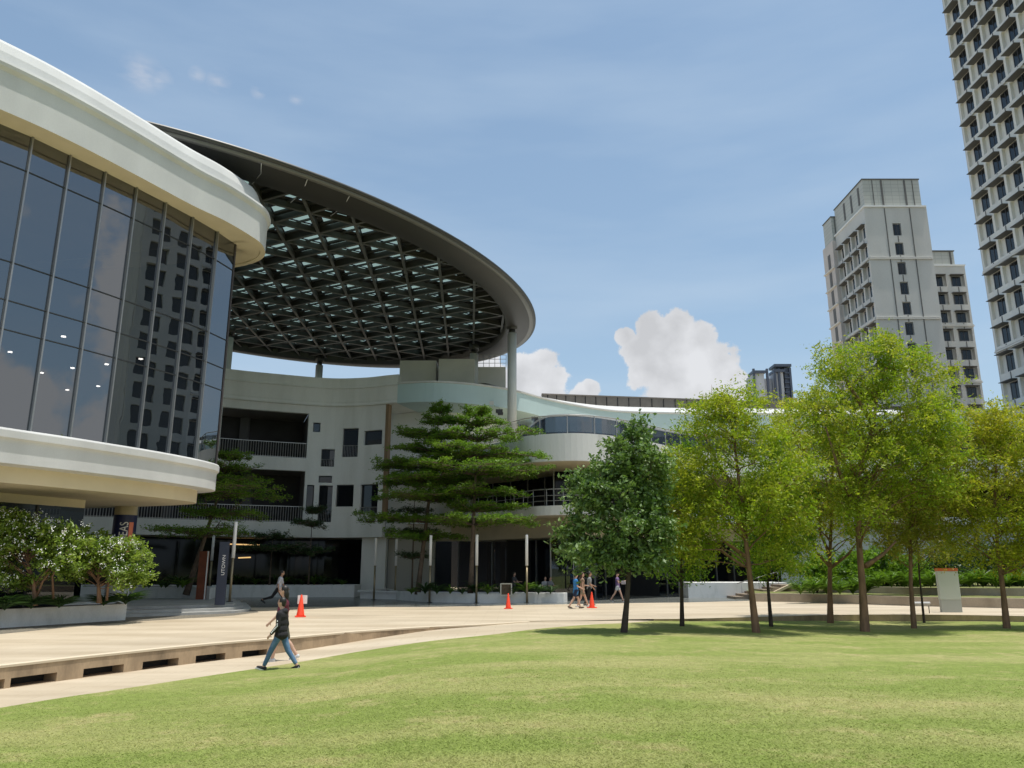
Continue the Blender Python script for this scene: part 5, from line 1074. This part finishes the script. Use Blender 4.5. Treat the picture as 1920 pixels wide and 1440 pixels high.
def bushes():
    wf = mat('white_petals', (.85, .85, .8), .5)
    def bush(bx, by, Y, blobs, label, seed, n, stems):
        b = P(bx, by, Y); bl = [pxr(q[0], q[1], Y+q[4], q[2], q[3], q[5] if len(q) > 5 else 1.1) for q in blobs]; mu = [[P(q[0], q[1], Y+q[2]) for q in e] for e in stems]
        t = blob_tree(b, mu[0], bl, n, 55, .16, lf_frang, bark, label, cat='bush', group='flowering bushes in the near white planter', r0=.07, sig=.17, name='flowering_bush', aspect=.42, multi=mu[1:], flat=.7, tw=30, up=1.3, seed=seed)
        rg = np.random.default_rng(seed); V, Nn, D_ = [], [], []
        for (c, r) in bl:
            for _ in range(int(30*r[0]*r[2])+10):
                u = unit(rg.normal(size=3)+np.array([.1, -.7, .5])); p = c+u*np.array(r)*1.04-b
                for k in range(6):
                    a = rg.random()*6.28; d = unit(np.array([math.cos(a), -.3, math.sin(a)])+rg.normal(size=3)*.3); V.append(p+d*.035+rg.normal(size=3)*.045); nn = unit(rg.normal(size=3)+np.array([0, -.8, .8])); Nn.append(nn); D_.append(unit(d-nn*(d@nn)))
        o = leaves_mesh('blossom', np.array(V), np.array(Nn), np.array(D_),   .05, .04, wf, t); o['kind'] = 'stuff'
    bush(62, 1128, 28.6, [(30, 985, 60, 30, 0), (0, 1030, 70, 46, -.2), (75, 1022, 65, 46, 0), (120, 1005, 55, 30, .3), (125, 1050, 40, 30, .2), (-40, 1000, 60, 50, 0), (15, 978, 50, 26, .1), (20, 1090, 40, 18, -.3)], 'flowering bush with crooked stems at the far left, its crown cut by the photo edge', 31, 250,
         [[(66, 1130, 0), (62, 1085, -.1), (52, 1050, .1)], [(66, 1125, 0), (80, 1090, 0), (105, 1060, 0)], [(64, 1088, 0), (40, 1050, .2), (20, 1020, .2)], [(100, 1125, .2), (98, 1080, 0), (120, 1040, 0)]])
    bush(190, 1124, 30.2, [(190, 1042, 66, 36, 0), (235, 1052, 38, 36, 0), (140, 1050, 50, 40, .1), (160, 1012, 40, 20, .3), (245, 1080, 26, 26, .2), (215, 1026, 45, 16, .2)], 'flowering bush on twisted trunks in front of the banner column', 32, 210,
         [[(186, 1126, 0), (184, 1085, 0), (192, 1045, 0)], [(200, 1126, 0), (204, 1085, .1), (225, 1050, .1)], [(184, 1090, 0), (160, 1060, 0), (140, 1040, 0)]])
    # arching ground plants
    def fern(x, y, z, r, label, seed, m, group, nb=34, h=1., w=.16):
        rg = np.random.default_rng(seed); t = empty('fern', (x, y, z), label=label, cat='plant', group=group); q = MB()
        for k in range(nb):
            a = rg.random()*6.283; L_ = r*rg.uniform(.7, 1.15); e = rg.uniform(.55, 1.2)*h; d = np.array([math.cos(a), math.sin(a), 0]); s = np.array([-d[1], d[0], 0]); pts = [d*L_*f*(.35+.65*f)+np.array([0, 0, e*L_*(f*1.5-f*f*.8)]) for f in (0, .25, .5, .75, 1)]; ww = [.3, .85, 1, .7, .05]; vs = []
            for p, u in zip(pts, ww): vs += [p-s*w*r*u*.5+np.array([0, 0, .03*r*u]), p, p+s*w*r*u*.5+np.array([0, 0, .03*r*u])]
            q.add(vs, [(3*i+j, 3*i+j+1, 3*i+j+4, 3*i+j+3) for i in range(4) for j in range(2)])
        q.build('fronds', m, t)
    i = 0
    spots = ['at the foot of the left crooked bush', 'spilling over the left end of the near white planter', 'between the two flowering bushes', 'below the right flowering bush', 'hanging over the right corner of the near white planter', 'at the very left of the near planter']
    for (px, py, Y, r), s in zip([(60, 1128, 28.6, .8), (10, 1134, 27.6, .85), (112, 1128, 29.2, .75), (195, 1126, 30.9, .7), (236, 1128, 31.9, .85), (-20, 1130, 27.2, .8)], spots):
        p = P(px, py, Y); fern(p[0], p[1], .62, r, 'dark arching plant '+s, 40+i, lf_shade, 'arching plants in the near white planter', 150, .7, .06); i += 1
    # planting on the right bank: nest ferns in front, taller shrubs behind
    nm = ['just right of the stair coping', 'left of the V shaped trunk', 'right of the V shaped trunk', 'left of the tallest tree trunk', 'touching the tallest tree trunk', 'right of the tallest tree trunk', 'midway between tallest trunk and slim olive trunk', 'left of the slim olive trunk', 'right of the slim olive trunk', 'behind the thin sapling', 'left of the stele', 'partly hidden behind the stele', 'right of the stele', 'second right of the stele', 'left of the golden tree trunk', 'behind the golden tree trunk', 'right of the golden tree trunk', 'last before the right edge']
    px = 1500
    for k, s in enumerate(nm):
        xx = 1500+k*24.5; zz = .5 if xx < 1625 else .92; Y = 47.5-(xx-1500)*.004; p = P(xx, 1100, Y+(k % 3)*.5); fern(p[0], p[1], zz, .85+.25*((k*7) % 3)/2, 'glossy nest fern on the right bank, '+s, 60+k, lf_fern, 'nest ferns on the right bank', 110, 1.1, .085)
    ls = ['left end of the bank, low against the pale wall', 'behind the V shaped trunk', 'behind the tallest trunk', 'between tallest and olive trunks', 'behind the olive trunk', 'left of the stele', 'directly behind the stele', 'right of the stele', 'behind the golden tree', 'at the right edge']
    for k, s in enumerate(ls):
        xx = 1530+k*43; Y = 51.5+(k % 2)*1.5; hh = 38+((k*5) % 4)*7 if k < 6 else 60; b = P(xx, 1085, Y); z0 = .6; bl = [pxr(xx, 1092-hh*.5, Y, 30, hh*.75, 1.3), pxr(xx+18, 1086-hh*.45, Y+.5, 26, hh*.6, 1.)]
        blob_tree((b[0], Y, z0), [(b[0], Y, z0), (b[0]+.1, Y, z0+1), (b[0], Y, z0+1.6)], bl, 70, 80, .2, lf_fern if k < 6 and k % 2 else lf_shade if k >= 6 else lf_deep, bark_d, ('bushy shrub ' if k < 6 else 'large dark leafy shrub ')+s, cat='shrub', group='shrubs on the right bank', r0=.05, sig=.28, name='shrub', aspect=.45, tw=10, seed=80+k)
    # planter fill plants in the shade
    for (x0, x1, Y, z, n, wh) in [(410, 650, 58.3, .8, 13, 'courtyard planter'), (760, 1045, 47.8, .5, 12, 'curved white planter'), (240, 350, 44.2, .95, 7, 'podium planter')]:
        for k in range(n):
            xx = x0+(x1-x0)*(k+.5)/n; p = P(xx, 1100, Y)
            fern(p[0], Y+.5*(k % 2), z, .5+.12*((k*3) % 4), 'leafy plant number %d from the left in the %s' % (k+1, wh), 200+int(x0)+k, lf_shade if k % 3 else lf_fern, 'low plants in the '+wh, 60, 1.0, .11)
bushes()

# ================================================================ PEOPLE
skin = mat('skin_tan', (.42, .24, .16), .6); skin_l = mat('skin_light', (.55, .34, .25), .6)
def remeshed(mb, vox, name, m, parent, smooth_it=2):
    me = bpy.data.meshes.new('tmp'); me.from_pydata(mb.v, [], mb.f); o = bpy.data.objects.new('tmp', me); COL.objects.link(o)
    r = o.modifiers.new('r', 'REMESH'); r.mode = 'VOXEL'; r.voxel_size = vox; s = o.modifiers.new('s', 'SMOOTH'); s.iterations = smooth_it; s.factor = .5
    res = bpy.data.meshes.new_from_object(o.evaluated_get(bpy.context.evaluated_depsgraph_get())); bpy.data.objects.remove(o); bpy.data.meshes.remove(me)
    res.name = name; res.materials.clear(); res.materials.append(m); res.polygons.foreach_set('use_smooth', [True]*len(res.polygons)); q = bpy.data.objects.new(name, res); COL.objects.link(q); q.parent = parent; return q
def cap_(mb, a, b, ra, rb, n=12):
    a = np.array(a, float); b = np.array(b, float); d = unit(b-a); mb.tube([a-d*ra*.87, a-d*ra*.5, a, b, b+d*rb*.5, b+d*rb*.87], [ra*.5, ra*.87, ra, rb, rb*.87, rb*.5], n)
def person(loc, rz, H, pose, look, label, vox=.011, group=None):
    """built facing +x; pose angles in degrees, forward positive"""
    t = empty('person', loc, rz, label=label, cat='person', group=group); k = H*1.07/1.7; q = lambda v: np.array(v, float)*k
    D = lambda a: np.array([math.sin(rad(a)), 0, -math.cos(rad(a))])
    lean = pose.get('lean', 0); hip = np.array([0, 0, 0.]); up = np.array([math.sin(rad(lean)), 0, math.cos(rad(lean))])
    legs = []
    for s, (h_, kn) in zip((1, -1), pose['legs']):
        a = hip+q([0, .09*s, 0]); b = a+D(h_)*.425*k; c = b+D(h_-kn)*.42*k; legs.append((a, b, c, h_-kn))
    low = min(l[2][2] for l in legs)-.075*k
    off_ = np.array([0, 0, -low]); legs = [(a+off_, b+off_, c+off_, f) for a, b, c, f in legs]; hip = hip+off_
    sh = hip+up*.50*k; neck = hip+up*.56*k; hd = neck+up*.05*k+q([.015, 0, .12]); arms = []
    for s, (a1, a2, out) in zip((1, -1), pose['arms']):
        o_ = math.sin(rad(out))*s; a = sh+q([0, .185*s, -.03]); d1 = unit(D(a1)+np.array([0, o_, 0])); d2 = unit(D(a1+a2)+np.array([0, o_*.3, 0])); b = a+d1*.28*k; c = b+d2*.245*k; arms.append((a, b, c, d2, s))
    tr = pose.get('turn', 0)
    B = MB(); W_ = look.get('w', 1.)
    B.ellip(hip+up*.02*k, q([.11, .155*W_, .12])); B.ellip(hip+up*.2*k, q([.095, .13*W_, .16])); B.ellip(hip+up*.38*k, q([.11, .165*W_, .17])); cap_(B, sh-up*.02*k+q([0, .14, -.02]), sh-up*.02*k+q([0, -.14, -.02]), .065*k, .065*k)
    cap_(B, sh, neck+up*.05*k, .058*k, .055*k); B.ellip(hd, q([.095, .075, .118]), 16, 12); B.ellip(hd+q([.03, 0, -.065]), q([.06, .052, .055])); B.ellip(hd+q([.098, 0, -.015]), q([.022, .013, .022]), 8, 6); B.ellip(hd+q([.088, 0, -.055]), q([.016, .022, .009]), 8, 6)
    for s in (1, -1): B.ellip(hd+q([-.005, .076*s, -.01]), q([.02, .012, .03]), 8, 6)
    for (a, b, c, f), s in zip(legs, (1, -1)):
        cap_(B, a+q([0, 0, .02]), b, .082*k, .055*k); cap_(B, b, c, .055*k, .038*k); cap_(B, b+(c-b)*.25-q([.012, 0, 0]), b+(c-b)*.5-q([.012, 0, 0]), .052*k, .045*k); fd = np.array([math.cos(rad(f*.6)), 0, math.sin(rad(f*.6))]); cap_(B, c-q([.02, 0, .03]), c+fd*.14*k-q([0, 0, .045]), .038*k, .028*k)
    for (a, b, c, d, s) in arms:
        cap_(B, a, b, .05*k, .038*k); cap_(B, b, c, .037*k, .026*k); pc = c+d*.05*k; sd = np.array([0, 1., 0]); fw = unit(np.cross(sd, d)); B.ellip(pc, q([.032, .018, .05]), 10, 8, ax=(fw, sd, d))
        for j, (l, of) in enumerate([(.065, .026), (.075, .009), (.07, -.009), (.055, -.025)]): p0 = c+d*.085*k+fw*of*k; p1 = p0+d*l*.55*k; p2 = p1+unit(d-sd*s*.6)*l*.5*k; B.tube([p0, p1, p2], [.0095*k, .0085*k, .007*k], 6)
        p0 = c+d*.03*k+fw*.03*k; B.tube([p0, p0+unit(d+fw*.9)*.035*k, p0+unit(d+fw*.5)*.06*k], [.011*k, .01*k, .008*k], 6)
    remeshed(B, vox*k, 'body', look['skin'], t, 2)
    e = MB()
    for s in (1, -1): e.ellip(hd+q([.086, .03*s, .012]), q([.009, .012, .007]), 8, 6)
    e.build('eyes', mat('eye_dark', (.02, .015, .012), .3), t)
    # top
    T = MB(); slv = look['sleeve']; fat = look.get('fat', .016)*k; ln = look.get('hem', .0)*k
    T.ellip(hip+up*.40*k, q([.125, .18*W_, .17])+fat*.3); T.ellip(hip+up*(.12*k-ln*.5), q([.12, .165*W_, .15])+fat*.6); T.ellip(hip+up*.24*k, q([.115, .155*W_, .18])+fat*.5); T.tube([hip+up*(-.04*k-ln), hip+up*.2*k], [.145*k*W_+fat, .13*k*W_], 16) if False else None
    cap_(T, sh-up*.03*k+q([0, .15, -.02]), sh-up*.03*k+q([0, -.15, -.02]), .075*k, .075*k)
    T.ellip(hip+up*(.0-ln*.6), np.array([.125*k+fat, .16*k*W_+fat, .10*k+ln*.5]))
    for (a, b, c, d, s) in arms:
        if slv >= 1: cap_(T, a, b, .066*k, .055*k); cap_(T, b, b+(c-b)*.93, .052*k, .042*k)
        elif slv > 0: cap_(T, a, a+(b-a)*slv, .066*k, .064*k)
    if look.get('hood'): T.ellip(sh+up*.02*k+q([-.07, 0, 0]), q([.075, .12, .08]))
    remeshed(T, vox*k, 'shirt', look['top'], t, 3)
    # bottoms
    Q = MB(); ll = look['leglen']; Q.ellip(hip+up*.0, q([.125, .168*W_, .125]))
    for (a, b, c, f) in legs:
        if ll > 1: cap_(Q, a, b, .095*k, .068*k); cap_(Q, b, b+(c-b)*(ll-1), .068*k, (.05 if ll > 1.5 else .06)*k)
        else: cap_(Q, a, a+(b-a)*ll, .097*k, .088*k)
    remeshed(Q, vox*k, 'trousers' if ll > 1 else 'shorts', look['bottom'], t, 2)
    for (a, b, c, f) in legs:
        Sx = MB(); fd = np.array([math.cos(rad(f*.6)), 0, math.sin(rad(f*.6))]); cap_(Sx, c-q([.035, 0, .035]), c+fd*.15*k-q([0, 0, .045]), .05*k, .036*k); so = remeshed(Sx, .012*k, 'shoe', look['shoe'], t, 1)
        MB().box(c+fd*.06*k-q([0, 0, .07]), q([.135, .042, .013]), ax=(fd, np.array([0, 1., 0]), np.cross(fd, [0, 1., 0]))).build('sole', look.get('sole', mat('white_sole', (.7, .7, .7), .6)), so)
    Hh = MB(); Hh.ellip(hd+q([-.018, 0, .028]), q([.098, .085, .105]), 16, 12)
    if look['hair'] == 'long': Hh.ellip(hd+q([-.06, 0, -.06]), q([.055, .085, .13]), 12, 10); cap_(Hh, hd+q([-.07, 0, -.08]), hd+q([-.085, 0, -.24]), .065*k, .04*k)
    elif look['hair'] == 'bun': Hh.ellip(hd+q([-.10, 0, .06]), q([.045, .045, .045]))
    else: Hh.ellip(hd+q([-.045, 0, -.02]), q([.06, .078, .085]))
    # keep the face clear: hair sits behind the brow
    Hh.v = [tuple(np.array(v)-np.array([max(0, (v[0]-hd[0]-.055*k))*.9 if v[2] < hd[2]+.06*k else 0, 0, 0])) for v in Hh.v]
    remeshed(Hh, .012*k, 'hair', look.get('haircol', mat('black_hair', (.015, .012, .01), .5)), t, 1)
    for fn in look.get('extra', []): fn(t, dict(hip=hip, sh=sh, hd=hd, arms=arms, legs=legs, up=up, k=k))
    return t
def cloth(n, c, **k): return mat(n, c, .85, noise=.2, nscale=9, bump=.15, bscale=30, **k)
def sleeve_print(t, J):
    a, b, c, d, s = J['arms'][0]; q = MB(); k = J['k']
    for i in range(6): p = b+(c-b)*(i/6)+np.array([0, .052*k, .0]); q.ellip(p, (.018*k, .008*k, .018*k), 8, 6)
    for i in range(2): p = a+(b-a)*(.6+.25*i)+np.array([0, .06*k, 0]); q.ellip(p, (.015*k, .01*k, .02*k), 8, 6)
    q.build('sleeve_print', MATS['white_letters'], t)
def backpack(m):
    def f(t, J):
        k = J['k']; c = J['sh']-J['up']*.2*k+np.array([-.2*k, 0, 0]); q = MB(); q.ellip(c, (.11*k, .15*k, .21*k)); remeshed(q, .02*k, 'backpack', m, t, 1)
        s = MB()
        for y in (-.1, .1): s.tube([J['sh']+np.array([-.08*k, y*k, .05*k]), J['sh']+np.array([.05*k, y*k, .06*k]), J['sh']+np.array([.14*k, y*k, -.12*k]), J['sh']+np.array([-.06*k, y*1.4*k, -.32*k])], .014*k, 5)
        s.build('strap', m, t)
    return f
def bag(m):
    def f(t, J): k = J['k']; a, b, c, d, s = J['arms'][1]; p = c+np.array([.05*k, 0, -.06*k]); MB().box(p, (.13*k, .05*k, .1*k)).build('held_bag', m, t, bevel=.02)
    return f
def people():
    lw = -1
    z = -.47
    p = G(523, 1257, z)
    person((p[0], p[1], lawn_z(p[0], p[1])-.02), math.pi-.12, 1.66, dict(legs=((27, 4), (-22, 14)), arms=((-2, 42, 6), (-12, 30, 6)), lean=2),
           dict(skin=skin_l, top=cloth('black_hoodie', (.014, .013, .016)), bottom=mat('blue_jeans', (.075, .15, .26), .85, col2=(.14, .24, .36), nscale=5, thr=(.5, .7), bump=.2, bscale=40), sleeve=1, leglen=1.86, shoe=cloth('black_trainer', (.02, .02, .025)), hair='short', hem=.05, fat=.034, w=1.12, hood=True, extra=[sleeve_print]),
           'person in a black hooded top and blue jeans striding left along the lawn edge')
    z = -.45; p = G(517, 1247, z)
    p = p*1.0; yy = p[1]+.8; xx = p[0]*(yy/p[1])
    person((xx+.12, yy, z), math.pi+.05, 1.83, dict(legs=((14, 4), (-14, 22)), arms=((10, 35, 8), (-10, 20, 8)), lean=1),
           dict(skin=skin_l, top=cloth('maroon_shirt', (.13, .014, .035)), bottom=cloth('olive_shorts', (.09, .09, .07)), sleeve=.75, leglen=.85, shoe=cloth('white_trainer', (.6, .6, .6)), hair='long'),
           'person in a maroon shirt with shoulder length hair, half hidden behind the one in jeans')
    p = G(519, 1139, 0)
    person((p[0], p[1], 0), .15, 1.85, dict(legs=((32, 8), (-34, 42)), arms=((14, 40, 6), (-18, 30, 6)), lean=12),
           dict(skin=skin, top=cloth('white_tshirt', (.62, .6, .64)), bottom=cloth('black_trousers', (.012, .012, .014)), sleeve=.7, leglen=1.9, shoe=cloth('black_shoe', (.015, .015, .015)), hair='short', sole=mat('dark_sole', (.03, .03, .03), .7)),
           'person in a white t-shirt and black trousers hurrying right in the shade', vox=.016)
    p = G(1080, 1141, 0)
    person((p[0], p[1], 0), .25, 1.66, dict(legs=((20, 4), (-20, 14)), arms=((8, 72, 5), (5, 60, 5)), lean=1),
           dict(skin=skin_l, top=cloth('bright_blue_top', (.04, .22, .52)), bottom=cloth('navy_shorts', (.02, .03, .07)), sleeve=.6, leglen=.62, shoe=cloth('tan_sandal', (.15, .1, .07)), hair='short', hem=.14, sole=mat('dark_sole', (.03, .03, .03))),
           'person in a long bright blue t-shirt and shorts walking with two others by the cone', vox=.016)
    p = G(1094, 1139, 0)
    person((p[0], p[1]+.5, 0), .2, 1.7, dict(legs=((24, 4), (-16, 10)), arms=((12, 75, 4), (-10, 20, 4)), lean=0),
           dict(skin=skin_l, top=cloth('beige_top', (.3, .2, .13)), bottom=cloth('tan_shorts', (.3, .24, .17)), sleeve=.2, leglen=.5, shoe=cloth('white_trainer', (.6, .6, .6)), hair='long', haircol=mat('brown_hair', (.05, .022, .012), .5)),
           'person with long brown hair and a beige top, middle of the walking group', vox=.016)
    p = G(1106, 1136, 0)
    person((p[0], p[1]+.2, 0), .1, 1.68, dict(legs=((12, 2), (-14, 10)), arms=((10, 60, 5), (0, 40, 5)), lean=3),
           dict(skin=skin, top=cloth('grey_tee', (.28, .29, .3)), bottom=cloth('black_trousers', (.012, .012, .014)), sleeve=.6, leglen=1.9, shoe=cloth('black_shoe', (.015, .015, .015)), hair='short'),
           'person in a grey top and black trousers standing behind the right hand cone', vox=.016)
    p = G(1159, 1128, 0)
    person((p[0], p[1], 0), -.25, 1.66, dict(legs=((22, 4), (-24, 10)), arms=((30, 80, 8), (25, 85, 8)), lean=-2),
           dict(skin=skin_l, top=cloth('purple_print_top', (.2, .13, .28)), bottom=cloth('white_shorts', (.7, .7, .72)), sleeve=.3, leglen=.4, shoe=cloth('tan_sandal', (.15, .1, .07)), hair='bun', extra=[bag(cloth('pale_bag', (.45, .4, .42)))]),
           'person in a purple top and white shorts walking right in the shade', vox=.016)
    # diners sitting on the planter edge far back in the shade
    for i, (px, lb, c) in enumerate([(1022, 'pale dressed person sitting behind the white planter, left of two', (.4, .4, .42)), (1031, 'grey dressed person sitting behind the white planter, right of two', (.2, .2, .22)), (963, 'dark dressed person with a white cap standing in the shaded hall', (.06, .06, .07))]):
        p = P(px, 1120, 53.5); person((p[0], 53.5, 0), -1.3+i*.4, 1.6, dict(legs=((70, 80), (74, 85)) if i < 2 else ((4, 2), (-4, 4)), arms=((30, 60, 6), (25, 60, 6)), lean=4), dict(skin=skin_l, top=cloth('seated_top_%s' % 'abc'[i], c), bottom=cloth('black_trousers', (.012, .012, .014)), sleeve=.6, leglen=1.9, shoe=cloth('black_shoe', (.015, .015, .015)), hair='short'), lb, vox=.022)
people()
